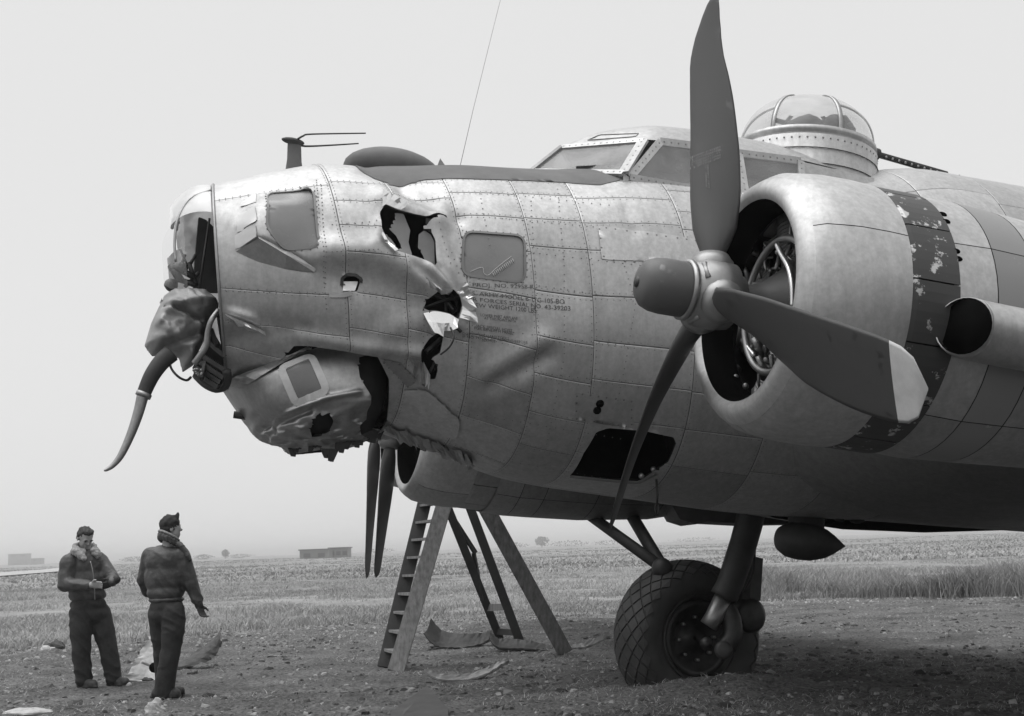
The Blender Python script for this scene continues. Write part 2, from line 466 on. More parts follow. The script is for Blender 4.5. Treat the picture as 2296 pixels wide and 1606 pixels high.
def cut(Q, Fc, poly, cell, keep_inside=False):
    """snap grid points to the polygon's border and drop the faces on its inside (or outside)"""
    lo, hi = poly.min(0) - cell, poly.max(0) + cell
    box = ((Q > lo) & (Q < hi)).all(1); ix = np.where(box)[0]
    if len(ix):
        d, p = near(Q[ix], poly); m = d < cell * .62; Q[ix[m]] = p[m]
    cen = Q[Fc].mean(1)
    ins = inside(cen, poly)
    return Q, Fc[ins if keep_inside else ~ins]
def compact(Q, Fc):
    used = np.unique(Fc); mp = -np.ones(len(Q), int); mp[used] = np.arange(len(used))
    return Q[used], mp[Fc]
def gridq(xs, ys):
    X, Y = np.meshgrid(xs, ys, indexing='ij'); nx, ny = len(xs), len(ys)
    i = np.arange(nx * ny).reshape(nx, ny)
    Fc = np.stack([i[:-1, :-1], i[:-1, 1:], i[1:, 1:], i[1:, :-1]], -1).reshape(-1, 4)
    return np.stack([X.ravel(), Y.ravel()], 1), Fc
def tosc(px): s = sp(px); return np.stack([s[:, 0] * TS, s[:, 1] * HS], 1)
def surf(Q, off=0.0): return FS(Q[:, 0] / TS, Q[:, 1] / HS, off)
def patch(name, poly_px, mat, parent, off=0.0, cell=.03, sc=None, **k):
    poly = tosc(poly_px) if sc is None else sc
    lo, hi = poly.min(0) - cell, poly.max(0) + cell
    Q, Fc = gridq(np.arange(lo[0], hi[0] + cell, cell), np.arange(lo[1], hi[1] + cell, cell))
    Q, Fc = cut(Q, Fc, poly, cell, True)
    if not len(Fc): return None
    Q, Fc = compact(Q, Fc)
    return mk(name, surf(Q, off), Fc, mat, parent, **k)
def ribbon(name, line_px, w, mat, parent, off=.006, n=40, closed=True, h=.008, **k):
    """a flat strip that follows a line on the skin, w metres wide"""
    q = tosc(dens(line_px, n, closed)); m = len(q)
    P = surf(q, off); nr = surf(q, off + .02) - P; nr /= np.linalg.norm(nr, axis=1)[:, None]
    T = np.roll(P, -1, 0) - np.roll(P, 1, 0) if closed else np.gradient(P, axis=0)
    T /= np.linalg.norm(T, axis=1)[:, None]; S = np.cross(T, nr)
    V = np.concatenate([P + S * w / 2, P - S * w / 2, P + S * w / 2 - nr * h, P - S * w / 2 - nr * h]); Fc = []
    for i in range(m if closed else m - 1):
        j = (i + 1) % m
        Fc += [(i, j, m + j, m + i), (i, 2 * m + i, 2 * m + j, j), (m + i, m + j, 3 * m + j, 3 * m + i)]
    return mk(name, V, Fc, mat, parent, smooth=False, **k)
RIV = MB()
def rivets(P, nr, r=.005, h=.003):
    x, y, d = frame_of(nr); k = 6
    V = [P + r * (math.cos(2 * math.pi * i / k) * x + math.sin(2 * math.pi * i / k) * y) for i in range(k)] + [P + d * h]
    RIV.add(V, [(i, (i + 1) % k, k) for i in range(k)])
def rivet_line(line_px, step=.035, closed=False, r=.005, off=.003):
    q = tosc(dens(line_px, 120, closed)); P = surf(q, off); N = surf(q, off + .02) - P
    s = np.concatenate([[0], np.cumsum(np.linalg.norm(np.diff(P, axis=0), axis=1))])
    for u in np.arange(step / 2, s[-1], step):
        i = min(int(np.searchsorted(s, u)), len(P) - 1); rivets(P[i], N[i], r)
# ------------------------------------------------------------------ openings
def r3(P): return [(669.2 + .2593 * x, 342 + .2593 * y) for x, y in P]
H_SIDE = [(851, 477), (862, 463), (892, 476), (928, 486), (957, 492), (983, 483), (1014, 487), (980, 491), (962, 500), (953, 511), (967, 521), (976, 539), (978, 591), (971, 600), (952, 587), (923, 578), (887, 568), (866, 549), (856, 521)]
H_TEAR = [(948, 697), (958, 672), (980, 653), (1004, 651), (1019, 651), (1032, 669), (1036, 684), (1028, 714), (1004, 702), (975, 696)]
H_RIP = [(990, 741), (964, 758), (941, 788), (944, 807), (961, 834), (951, 852), (976, 850), (982, 828), (970, 802), (987, 791), (995, 746)]
H_CHIN = [(512, 870), (570, 842), (660, 776), (700, 776), (780, 787), (845, 797), (872, 850), (858, 966), (700, 960), (505, 950)]
H_HATCH = [(1278, 1067), (1309, 1016), (1337, 969), (1364, 960), (1447, 967), (1510, 981), (1516, 994), (1498, 1036), (1463, 1059), (1431, 1079), (1282, 1071)]
H_SLOT = [(767, 640), (768, 624), (778, 616), (798, 617), (811, 626), (802, 654), (770, 654)]
W_NOSE = rpoly([(597, 437), (701, 428), (712, 556), (632, 566), (592, 520)], 16)
W_SMALL = [[(540, 457), (576, 430), (571, 459), (536, 467)], [(532, 483), (566, 466), (569, 506), (530, 523)], [(526, 530), (565, 509), (569, 540), (526, 563)]]
W_MID = rpoly([(1041, 520), (1175, 530), (1176, 634), (1037, 616)], 22)
HOLES = [H_SIDE, H_TEAR, H_RIP, H_CHIN, H_HATCH, H_SLOT, W_NOSE, W_MID]
# the cheek blister swells the skin round the nose window
_bl = [(712, 614), (574, 552), (532, 569), (520, 505), (544, 450), (584, 425), (650, 420)]
_blp = np.array(_bl + [(716, 425)], float)
_FS0 = FS
def FS(t, th, off=0.0, dent=True):
    P = _FS0(t, th, off, dent)
    if not dent: return P
    Q = proj(P); th = np.broadcast_to(np.atleast_1d(th), (len(P),))
    m = inside(Q, _blp) & (np.sin(th) > 0)
    if m.any():
        i = np.where(m)[0]; sm = lambda x: np.clip(x, 0, 1) ** 2 * (3 - 2 * np.clip(x, 0, 1))
        f = np.minimum(sm(seg_d(Q[i], _bl[2:]) / 46), sm(seg_d(Q[i], _bl[:3]) / 14))
        h = .12 * f * np.clip((722 - Q[i, 0]) / 120, 0, 1)
        P[i] += PORT * h[:, None]
    return P
HSC = [tosc(h) for h in HOLES]
# ------------------------------------------------------------------ the inner hull and its skin panels
Q, Fc = gridq(np.arange(0, (NS - 1.02) * TS, .05), np.linspace(-math.pi * HS, math.pi * HS, 150))
for hq in HSC[:6]: Q, Fc = cut(Q, Fc, hq, .05)
Q, Fc = compact(Q, Fc)
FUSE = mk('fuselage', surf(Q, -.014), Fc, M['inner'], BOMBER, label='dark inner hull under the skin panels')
bays = [0, 1.95, 3.05, 4.27, 5.66, 6.9, 8.62, 9.9, 11.2, 12.5, 13.8, 15.2, NS - 1.05]
bx = [610, 785, 905, 1020, 1140, 1300, 1470, 1620, 1760, 1900, 2040, 2180]
by = [[430, 655, 735, 800], [408, 450, 505, 570, 655, 735], [410, 442, 655, 735], [402, 432, 482, 550, 640, 740, 835, 925, 1000],
      [405, 432, 485, 545, 640, 735, 818, 905, 985], [408, 445, 500, 560, 660, 760, 845, 930, 1015], [425, 470, 510, 600, 690, 780, 870, 955, 1040],
      [450, 540, 640, 740, 850, 950, 1050], [440, 540, 640, 740, 850, 950, 1050], [440, 540, 640, 740, 850, 950, 1050], [450, 560, 680, 800, 950, 1080], [520, 700, 900, 1080]]
GAP = .0016
npan = 0
for bi in range(len(bays) - 1):
    t0, t1 = bays[bi] * TS, bays[bi + 1] * TS
    hs = [float(h) for h in tosc([(bx[bi], y) for y in by[bi]])[:, 1]]
    hs = [-math.pi * HS, -2.2, -1.1, -.05] + hs + [math.pi * HS]
    fine = bi <= 7
    for k in range(len(hs) - 1):
        h0, h1 = hs[k], hs[k + 1]
        if h1 - h0 < .02: continue
        cell = .026 if (fine and h1 > 0) else .09
        def axis(a, b):
            n = max(2, int(round((b - a) / cell)) + 1)
            return np.concatenate([[a + GAP, a + GAP + .003, a + GAP + .007], np.linspace(a, b, n)[1:-1], [b - GAP - .007, b - GAP - .003, b - GAP]])
        xs, ys = axis(t0, t1), axis(h0, h1)
        Q, Fc = gridq(xs, ys)
        edge = (Q[:, 0] < t0 + GAP + .001) | (Q[:, 0] > t1 - GAP - .001) | (Q[:, 1] < h0 + GAP + .001) | (Q[:, 1] > h1 - GAP - .001)
        offv = np.where(edge, -.0025, 0.0) + rng.uniform(0, .001)
        if h1 > 0:
            for hq in HSC:
                if hq[:, 0].max() > t0 and hq[:, 0].min() < t1 and hq[:, 1].max() > h0 and hq[:, 1].min() < h1:
                    Q, Fc = cut(Q, Fc, hq, cell)
        if not len(Fc): continue
        used = np.unique(Fc); mp = -np.ones(len(Q), int); mp[used] = np.arange(len(used))
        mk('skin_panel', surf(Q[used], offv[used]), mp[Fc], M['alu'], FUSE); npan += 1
        if fine and h1 > .3 and h0 < 2.9 * HS:          # a row of small rivets just inside each edge of the panel
            i_ = .017; xs_, ys_ = np.arange(t0 + i_, t1 - i_ / 2, .042), np.arange(max(h0, .1) + i_, h1 - i_ / 2, .042)
            E_ = np.array([(x, y) for x in xs_ for y in (h0 + i_, h1 - i_) if y > .1] + [(x, y) for y in ys_ for x in (t0 + i_, t1 - i_)])
            if len(E_):
                ok = np.ones(len(E_), bool)
                for hq in HSC: ok &= ~inside(E_, hq) & (near(E_, hq)[0] > .02)
                E_ = E_[ok]
                if len(E_):
                    P_ = surf(E_, .0015); N_ = surf(E_, .03) - P_
                    for p_, n_ in zip(P_, N_): rivets(p_, n_, .0042, .0025)
# ------------------------------------------------------------------ windows in the skin
def window(poly, matp='pane', w=.016, off=-.006, frame=True, riv=.05):
    o = patch('window_pane', poly, M[matp], FUSE, off, .03)
    if frame:
        c = np.mean(poly, 0); g = c + (np.array(poly) - c) * 1.02
        ribbon('window_frame', g, w, M['alu2' if matp == 'skypane' else 'rivet'], FUSE, .007, 56)
        g2 = c + (np.array(poly) - c) * 1.085
        rivet_line(g2, riv, True, .006, .004)
    return o
window(W_NOSE); window(W_MID)
for wq in W_SMALL: window(wq, 'skypane', off=.008, frame=False)
def skinpt(x, y, off):
    s = sp([(x, y)])[0]; return _FS0(s[0], s[1], off)[0]
_w = [skinpt(528, 566, .015), skinpt(574, 551, .125), skinpt(636, 580, .095), skinpt(704, 611, .012), skinpt(640, 604, .002), skinpt(580, 588, .002), skinpt(572, 540, .10), skinpt(640, 566, .075), skinpt(708, 604, .006)]
mk('blister_fairing', np.array(_w), [(0, 1, 5), (1, 2, 4, 5), (2, 3, 4), (1, 6, 7, 2), (2, 7, 8, 3)], M['alu'], FUSE, smooth=False)
# torn cheek window: three shards of clouded pane left standing in the hole
for sh in ([(890, 476), (905, 479), (922, 511), (918, 539), (925, 577), (890, 567), (901, 549), (890, 524), (874, 508)],
           [(856, 516), (877, 531), (888, 549), (888, 568), (866, 549)],
           [(941, 521), (953, 512), (967, 521), (976, 539), (976, 599), (953, 586), (949, 570), (939, 552)]):
    patch('pane_shard', sh, M['shard'], FUSE, -.03, .02)
# ejection slot: light chute inside a dark rimmed opening
patch('slot_chute', [(772, 630), (806, 630), (799, 652), (771, 652)], M['bright'], FUSE, -.02, .012)
ribbon('slot_rim', [(767, 640), (768, 624), (778, 616), (798, 617), (811, 626), (810, 634)], .02, M['steel'], FUSE, .012, 24, False)
ribbon('slot_lip', [(737, 662), (770, 662), (788, 657)], .03, M['bright'], FUSE, .02, 12, False)
# access plate, belly plates
def plate(poly, mat, off=.004, riv=.05, inset=.94, name='access_plate'):
    patch(name, poly, M[mat], FUSE, off, .025)
    if riv:
        c = np.mean(poly, 0); rivet_line(c + (np.array(poly) - c) * inset, riv, True, .008, off)
plate([(1340, 508), (1600, 545), (1600, 602), (1356, 583), (1347, 572)], 'alu', .006, .075, .97)
plate(rpoly([(897, 872), (955, 872), (1032, 940), (1022, 984), (990, 972)], 14), 'plate', .016, 0)
plate([(850, 803), (893, 812), (936, 852), (914, 868)], 'alu2', .010, .05)
plate([(1290, 880), (1420, 898), (1420, 960), (1288, 940)], 'alu', .004, .06)
# drab paint along the top deck ahead of the windscreen
low = [(806, 379), (820, 386), (838, 397), (877, 412), (903, 413), (954, 404), (1006, 401), (1074, 403), (1180, 406), (1264, 410), (1345, 416), (1392, 405)]
q = tosc(low); q = np.vstack([q, [[q[-1, 0], -.9], [q[0, 0], -.7]]])
patch('antiglare_panel', None, M['anti'], FUSE, .005, .03, sc=q)
# rivet rows on the seams that show them
for ln, st in (([(709, 400), (728, 640), (733, 700)], .035), ([(720, 412), (731, 640)], .035), ([(735, 571), (850, 566)], .03), ([(735, 505), (848, 497)], .05), ([(953, 620), (948, 790)], .04),
               ([(1075, 430), (1098, 550)], .05), ([(1190, 445), (1200, 620), (1210, 850)], .05), ([(1200, 640), (1560, 692)], .05), ([(1100, 488), (1340, 510)], .05),
               ([(1178, 565), (1560, 610)], .06), ([(500, 653), (722, 659)], .04), ([(1398, 590), (1425, 680), (1405, 800), (1385, 900)], .045), ([(1150, 830), (1420, 860)], .06),
               ([(1090, 432), (1380, 462)], .06), ([(1040, 925), (1400, 985)], .06), ([(1060, 735), (1400, 775)], .06), ([(980, 500), (1010, 600)], .05), ([(1010, 560), (1030, 620)], .05),
               ([(1250, 420), (1265, 600), (1265, 800), (1225, 1000)], .05), ([(1120, 1030), (1400, 1080)], .06)):
    rivet_line(ln, st)
# ------------------------------------------------------------------ torn skin standing out of the wounds
def flap(pts, mat='bright', lift=(0, .05, .09), n=6, name='torn_skin', seed=0):
    """pts: root line then tip line in photo units; the sheet curls outward towards its tip"""
    r = np.random.default_rng(seed); root, tip = [dens(p, n, False) for p in pts]
    V = []; m = len(lift)
    for i in range(m):
        f = i / (m - 1); px = root * (1 - f) + tip * f
        if i == m - 1: px = px + r.normal(0, 3.0, px.shape)
        s = sp(px); V.append(FS(s[:, 0], s[:, 1], lift[i] + .02 + r.normal(0, .010, n) * f))
    V = np.concatenate(V); Fc = [(i * n + j, i * n + j + 1, (i + 1) * n + j + 1, (i + 1) * n + j) for i in range(m - 1) for j in range(n - 1)]
    V, Fc = thick(V, Fc, .004, PORT)
    return mk(name, V, Fc, M[mat], FUSE, smooth=False)
flap(([(948, 702), (975, 697), (1004, 703), (1026, 716)], [(960, 738), (985, 748), (1000, 738), (1012, 735)]), lift=(0, .03, .05), n=8, seed=1)
flap(([(1030, 668), (1036, 690), (1028, 712)], [(1052, 675), (1060, 700), (1064, 722)]), lift=(.0, .04, .05), n=6, seed=2)
flap(([(1022, 655), (1034, 675)], [(1038, 640), (1050, 668)]), lift=(.0, .03, .06), n=5, seed=3)
flap(([(905, 792), (940, 800), (962, 838)], [(925, 812), (935, 845), (948, 862)]), 'alu2', lift=(.01, .02, .03), n=6, seed=4)
flap(([(946, 806), (962, 836)], [(948, 845), (956, 862)]), 'bright', lift=(.01, .03, .05), n=5, seed=5)
flap(([(856, 468), (864, 464), (884, 473), (905, 480)], [(856, 440), (868, 446), (886, 458), (908, 472)]), 'bright', lift=(-.012, .0, .012), n=7, seed=6)
flap(([(855, 520), (868, 550), (890, 569)], [(850, 540), (872, 560), (882, 572)]), 'bright', lift=(.0, .02, .015), n=6, seed=7)
flap(([(945, 625), (965, 640), (985, 650), (1006, 652)], [(962, 645), (978, 655), (990, 662), (1004, 662)]), 'bright', lift=(.03, .02, .0), n=7, seed=8)
flap(([(503, 702), (560, 725), (592, 742)], [(508, 706), (545, 730), (590, 745)]), 'bright', lift=(.0, .05, .03), n=7, seed=9)
# frayed belly edge behind the chin turret
for i in range(16):
    x = 868 + i * 12; y = 968 + (i * 12) * .385
    flap(([(x - 9, y - 18 - random.random() * 14), (x + 9, y - 12 - random.random() * 14)], [(x - 6 + random.random() * 14, y - 2), (x + 14 + random.random() * 14, y + 4)]), 'alu2', lift=(.0, .01 + random.random() * .02, .02), n=3, seed=20 + i)
# broken ribs and pipes inside the wounds
for a, b, r_ in (((955, 690, .82), (1030, 668, .86), .012), ((965, 660, .8), (1020, 700, .84), .02), ((985, 655, .8), (1000, 700, .85), .010), ((1005, 656, .86), (1028, 705, .84), .008),
                 ((962, 700, .95), (1034, 745, .98), .012), ((955, 790, .8), (990, 760, .8), .02), ((965, 835, .7), (975, 800, .72), .016)):
    mk('broken_rib', *tube(spline([on_p(a[0], a[1], a[2]), on_p((a[0] + b[0]) / 2 + 6, (a[1] + b[1]) / 2 - 5, (a[2] + b[2]) / 2), on_p(b[0], b[1], b[2])], 7), r_, 7), M['steel'], FUSE)
mk('dangling_cable', *tube(spline([on_p(1010, 735, 1.12), on_p(1018, 755, 1.16), on_p(1008, 778, 1.14), on_p(988, 795, 1.08)], 14), .007, 6), M['steel'], FUSE)
# two small drain holes
for (x, y) in ((1345, 905), (1339, 920)):
    q = sp([(x, y)])[0]; P = FS([q[0]], [q[1]], .004)[0]; N = FS([q[0]], [q[1]], .1)[0] - P
    x_, y_, d_ = frame_of(N)
    mk('drain_hole', *tube([P - d_ * .02, P, P + d_ * .012], [.03, .03, .024], 10), M['black'], FUSE)
# escape hatch sill with latch lugs and pull chain
ribbon('hatch_sill', [(1278, 1067), (1360, 1076), (1431, 1082), (1470, 1062)], .03, M['alu2'], FUSE, .01, 20, False)
for (x, y) in ((1438, 1067), (1465, 1052)):
    mk('latch_lug', *sphere(on_p(x, y, .62), .022, 10, 6), M['hub'], FUSE)
mb = MB()
mb.add(*tube([on_p(1472, 1075, .55), on_p(1474, 1110, .55), on_p(1473, 1130, .55)], .009, 6))
t_ = np.linspace(0, 2 * np.pi, 13)[:-1]
mb.add(*tube([on_p(1473 + 4 * math.cos(a), 1141 + 12 * math.sin(a), .55) for a in t_], .006, 6, closed=True))
mb.build('hatch_pull', M['steel'], FUSE)
# ------------------------------------------------------------------ nose ring and what is left of the glazing
hh = np.linspace(-math.pi, math.pi, 73)[:-1]
ringpts = FS(np.full(72, .02), hh, .004, dent=False)
NOSEP = mk('nose_glazing_ring', *tube(ringpts, .010, 6, closed=True), M['alu2'], BOMBER, label='bent ring of the smashed nose glazing')
M0 = ringM[0]; H0 = ringH[0]; B0 = ringB[0]
def dome_pt(d, h, D=.40, k=1.0):
    f = math.sqrt(max(0, 1 - (d / D) ** 2)) ** .8
    return M0 + NOSE * d - H0 * .0 + (H0 * math.cos(h) + PORT * B0 * math.sin(h)) * f * k + NOSE * (.17 * B0 * math.sin(h) * f)
def dome_sheet(h0, h1, d0, d1, n=16, m=10):
    V = [dome_pt(d0 + (d1 - d0) * j / m, h0 + (h1 - h0) * i / n) for i in range(n + 1) for j in range(m + 1)]
    Fc = [(i * (m + 1) + j, i * (m + 1) + j + 1, (i + 1) * (m + 1) + j + 1, (i + 1) * (m + 1) + j) for i in range(n) for j in range(m)]
    return np.array(V), Fc
mk('glazing_sheet', *dome_sheet(-.9, 1.0, .012, .30, 20, 10), M['frost'], NOSEP)
mk('glazing_sheet', *dome_sheet(1.0, 1.9, .20, .37, 10, 6), M['clear'], NOSEP)
mk('glazing_sheet', *dome_sheet(-2.2, -.9, .012, .37, 12, 8), M['frost'], NOSEP)
mk('glazing_rib', *tube(spline([dome_pt(.01, .6), dome_pt(.15, .75), dome_pt(.24, 1.0), dome_pt(.27, 1.3), dome_pt(.27, 1.55)], 16), .009, 6), M['alu2'], NOSEP)
# dark bombardier's panel seen through the broken side
pts = [(446, 487), (462, 493), (478, 508), (488, 530), (492, 655), (437, 655), (433, 640), (438, 570)]
def slab(pts, p, thk, n=0):
    V = np.array([on_p(x, y, p) for x, y in pts]); k = len(V)
    return thick(V, [tuple(range(k))], thk, PORT)
mk('nose_bulkhead', *slab(pts, -.2, .05), M['darkpaint'], NOSEP, smooth=False)
mb = MB()
for a, b, r_ in (((389, 492), (386, 512), .012), ((392, 488), (400, 500), .014), ((400, 488), (396, 516), .010), ((470, 490), (446, 655), .008), ((438, 572), (428, 590), .012), ((415, 572), (404, 600), .010), ((404, 560), (420, 596), .008),
                 ((393, 600), (436, 622), .022), ((384, 596), (404, 628), .03), ((404, 628), (440, 640), .02), ((414, 644), (446, 612), .014), ((396, 650), (440, 652), .012), ((424, 590), (440, 640), .016)):
    mb.add(*tube([on_p(a[0], a[1], .1), on_p(b[0], b[1], .15)], r_, 7))
mb.build('broken_fitting', M['steel'], NOSEP, kind='stuff')
V, Fc = sphere(on_p(383, 640, .1), np.array([.05, .05, .045]), 14, 9); V += fnoise(V, 14)[:, None] * .006
mk('gun_sight_head', V, Fc, M['case'], NOSEP)
# broken bowl shaped fitting above the crumpled skin
V, Fc = sphere(on_p(402, 602, .12), np.array([.055, .05, .04]), 12, 8); V += fnoise(V, 12)[:, None] * .02
mk('broken_mount', V, Fc, M['case'], NOSEP, smooth=False)
# crumpled lower nose
def crumple(name, outline, p, bulge, amp, mat, parent, cell=5.0, seed=0, sc=9.0, ridges=(), back=.8):
    poly = np.array(outline, float); lo, hi = poly.min(0) - cell, poly.max(0) + cell
    Q, Fc = gridq(np.arange(lo[0], hi[0] + cell, cell), np.arange(lo[1], hi[1] + cell, cell))
    Q, Fc = cut(Q, Fc, poly, cell, True); Q, Fc = compact(Q, Fc)
    d, _ = near(Q, poly); f = np.clip(d / (d.max() * .75), 0, 1); dome = np.sqrt(1 - (1 - f) ** 2)
    P = np.array([on_p(x, y, p) for x, y in Q]); off = Vector((seed * 3.1, 0, 0))
    nz = np.array([mnoise.turbulence(Vector(v) * sc * .5 + off, 3, True, noise_basis='VORONOI_F2F1') for v in P])
    n2 = np.array([mnoise.noise(Vector(v) * sc + off) for v in P])
    disp = bulge * dome + amp * (nz - .5) * np.clip(f * 3, 0, 1) + amp * .8 * n2 * np.clip(f * 3, 0, 1)
    for pts_, w, dep in ridges: disp += dep * np.exp(-(seg_d(Q, pts_) / w) ** 2) * np.clip(f * 4, 0, 1)
    Pf = P + PORT * disp[:, None]; Pb = P - PORT * (bulge * back * dome + .004)[:, None]; n = len(P)
    V = np.concatenate([Pf, Pb]); F2 = [tuple(x) for x in Fc] + [tuple(x[::-1] + n) for x in Fc]
    E = {}
    for fq in Fc:
        for a, b in zip(fq, np.roll(fq, -1)):
            if (b, a) in E: del E[(b, a)]
            else: E[(a, b)] = 1
    F2 += [(b, a, a + n, b + n) for a, b in E]
    return mk(name, V, F2, mat, parent)
CRUM = crumple('crumpled_nose_skin', [(386, 651), (421, 650), (454, 653), (481, 672), (490, 693), (475, 719), (463, 728), (460, 758), (445, 790), (433, 820), (410, 835), (401, 802), (368, 796), (341, 799), (324, 775), (339, 725), (368, 663)],
               .05, .30, .05, M['canvas'], BOMBER, 4.0, 1, 9, ridges=[([(366, 698), (400, 712), (440, 730)], 5, -.10), ([(340, 735), (372, 702), (420, 690), (470, 690)], 10, .07), ([(368, 785), (420, 770), (455, 752)], 8, -.09), ([(352, 740), (372, 790)], 9, .04), ([(436, 735), (442, 760)], 6, .05), ([(424, 652), (428, 680), (445, 700)], 3, -.04)])
CRUM['label'] = 'crumpled grey skin hanging under the nose'
mk('torn_edge_tube', *tube(spline([on_p(490, 696, .5), on_p(474, 718, .52), on_p(466, 745, .5), on_p(462, 775, .48), on_p(447, 800, .45), on_p(436, 815, .42)], 24), np.linspace(.018, .024, 24), 8), M['alu2'], CRUM)
# ribbed frame under the ring
V, Fc = slab([(478, 742), (505, 790), (510, 866), (478, 874), (440, 845), (434, 826), (447, 794), (463, 776)], .12, .06)
NF = mk('broken_nose_frame', V, Fc, M['darkpaint'], BOMBER, smooth=False)
for a, b, w in (((445, 792), (508, 832), .03), ((440, 806), (503, 848), .035), ((436, 822), (496, 858), .035), ((440, 838), (490, 868), .03), ((458, 760), (506, 800), .02), ((474, 740), (486, 775), .02), ((462, 800), (452, 850), .02), ((488, 700), (504, 800), .014)):
    mk('frame_stringer', *bar(on_p(a[0], a[1], .3), on_p(b[0], b[1], .42), w, .03), M['steel'], NF, smooth=False)
mk('frame_edge', *tube(spline([on_p(508, 830, .45), on_p(509, 858, .4), on_p(490, 872, .3), on_p(462, 862, .2), on_p(440, 842, .1)], 16), .03, 7), M['darkpaint'], NF)
mb = MB()
for k in range(9):
    x, y = 437 + random.random() * 20, 824 + random.random() * 20
    mb.add(*tube([on_p(x, y, .45), on_p(x + random.uniform(-8, 10), y + random.uniform(-8, 8), .5)], .008, 5))
mb.build('broken_wiring', M['hub'], BOMBER, kind='stuff')
mk('loose_hose', *tube(spline([on_p(378, 800, .3), on_p(384, 826, .33), on_p(400, 845, .35), on_p(418, 853, .33), on_p(428, 846, .3)], 20), .009, 6), M['steel'], BOMBER)
# the bent barrel that hangs from the nose
BB = mk('bent_barrel', *tube(spline([on_p(384, 792, .3), on_p(362, 812, .3), on_p(343, 838, .3), on_p(331, 862, .3), on_p(322, 884, .3)], 18), np.linspace(.062, .046, 18), 14), M['darkpaint'], BOMBER)
mk('barrel_collar', *tube([on_p(324, 881, .3), on_p(320, 890, .3)], .052, 14), M['alu2'], BB)
mk('barrel_tip', *tube(spline([on_p(320, 888, .3), on_p(309, 930, .3), on_p(293, 975, .3), on_p(272, 1020, .3), on_p(254, 1043, .3), on_p(240, 1053, .3), on_p(233, 1055, .3)], 30), np.linspace(.040, .006, 30), 12), M['alu2'], BB)

# ------------------------------------------------------------------ chin turret, knocked askew
def loft(rings):
    n = len(rings[0]); V = np.concatenate(rings); Fc = []
    for i in range(len(rings) - 1):
        for k in range(n):
            k2 = (k + 1) % n; Fc.append((i * n + k, i * n + k2, (i + 1) * n + k2, (i + 1) * n + k))
    return V, Fc
tr = [(500, 862, 868, 742, .50, 3.4), (512, 874, 874, 790, .60, 3.4), (536, 908, 876, 840, .64, 3.2), (560, 945, 872, 890, .62, 3.0), (586, 976, 862, 935, .54, 2.2), (630, 996, 838, 972, .40, 2.0), (650, 1006, 800, 996, .26, 2.0), (668, 1018, 770, 1006, .14, 2.0)]
trs = spline(tr, 84); rings = []
for (lx, ly, rx, ry, w, e) in trs:
    A, Bq = on_p(lx, ly, .02), on_p(rx, ry, .02); c, s = sup(np.linspace(0, 2 * np.pi, 193)[:-1], e)
    rings.append((A + Bq) / 2 + c[:, None] * (A - Bq) / 2 + (s * w)[:, None] * PORT)
V, Fc = loft(rings)
nz = np.array([mnoise.turbulence(Vector(v) * 4.5, 3, True, noise_basis='VORONOI_F2F1') for v in V]); Q = proj(V)
low_ = np.clip((Q[:, 1] - (905 - (Q[:, 0] - 700) * .35)) / 60, 0, 1)
cen = np.concatenate([np.repeat(r.mean(0)[None], 192, 0) for r in rings]); out = V - cen; out /= np.linalg.norm(out, axis=1)[:, None] + 1e-9
V = V + out * (low_ * (nz - .55) * .055)[:, None] + out * (fnoise(V, 3.0)[:, None] * .006)
for pts_, w, dep in (([(590, 960), (640, 940), (690, 920)], 10, -.06), ([(600, 968), (650, 925), (735, 892), (800, 880)], 5, .035), ([(575, 935), (612, 965)], 9, -.03), ([(660, 990), (700, 945)], 8, .03), ([(610, 900), (650, 940)], 30, .02), ([(620, 985), (670, 960)], 10, .04), ([(760, 880), (810, 890)], 40, .04), ([(650, 930), (670, 915), (735, 890)], 6, .02)):
    V = V + out * (dep * np.exp(-(seg_d(proj(V), pts_) / w) ** 2))[:, None]
Fc = np.array(Fc); cq = proj(V[Fc].mean(1)); vis = ((V[Fc].mean(1) - CTR) @ PORT) > 0
GUNSLOT = np.array([(704, 938), (722, 926), (742, 930), (746, 948), (738, 966), (716, 978), (698, 978), (695, 958)])
BACKTEAR = np.array([(808, 955), (830, 918), (838, 890), (812, 856), (806, 800), (850, 798), (885, 830), (872, 920), (860, 965), (842, 980), (812, 985)])
EYE = np.array([(692, 800), (700, 800)])
vv = ((V - CTR) @ PORT) > 0
def jag(poly, n, a, seed):
    r = np.random.default_rng(seed); q = dens(poly, n); return q + r.normal(0, a, q.shape)
GUNSLOT = jag(GUNSLOT, 26, 2.2, 3); BACKTEAR = jag(BACKTEAR, 26, 2.4, 4)
for pl in (GUNSLOT, BACKTEAR):
    qv = proj(V); dd, pp_ = near(qv, pl); m_ = vv & (dd < 3.2); dz = ((V - CAM) @ FW)[m_]
    V[m_] += ((pp_ - qv)[m_, :1] * IX - (pp_ - qv)[m_, 1:] * IUP) * dz[:, None] / FOC
cq = proj(V[Fc].mean(1))
kill = vis & (inside(cq, GUNSLOT) | inside(cq, BACKTEAR))
CHIN = mk('chin_turret', V, Fc[~kill].tolist(), M['alu2'], BOMBER, label='crushed chin turret knocked askew under the nose')
cbv = BVHTree.FromPolygons([Vector(v) for v in V], Fc.tolist())
def onchin(x, y, off=0.0):
    d = Vector(ray(x, y)).normalized(); h, nrm, _, _ = cbv.ray_cast(Vector(CAM), d)
    if h is None: return on_p(x, y, .55), -np.array(d)
    nrm = np.array(nrm); nrm = nrm if nrm @ np.array(d) < 0 else -nrm
    return np.array(h) + nrm * off, nrm
mk('turret_inside', *loft([c + (r - c) * .86 for r in rings[8:-12] for c in [r.mean(0)]]), M['inner'], CHIN)
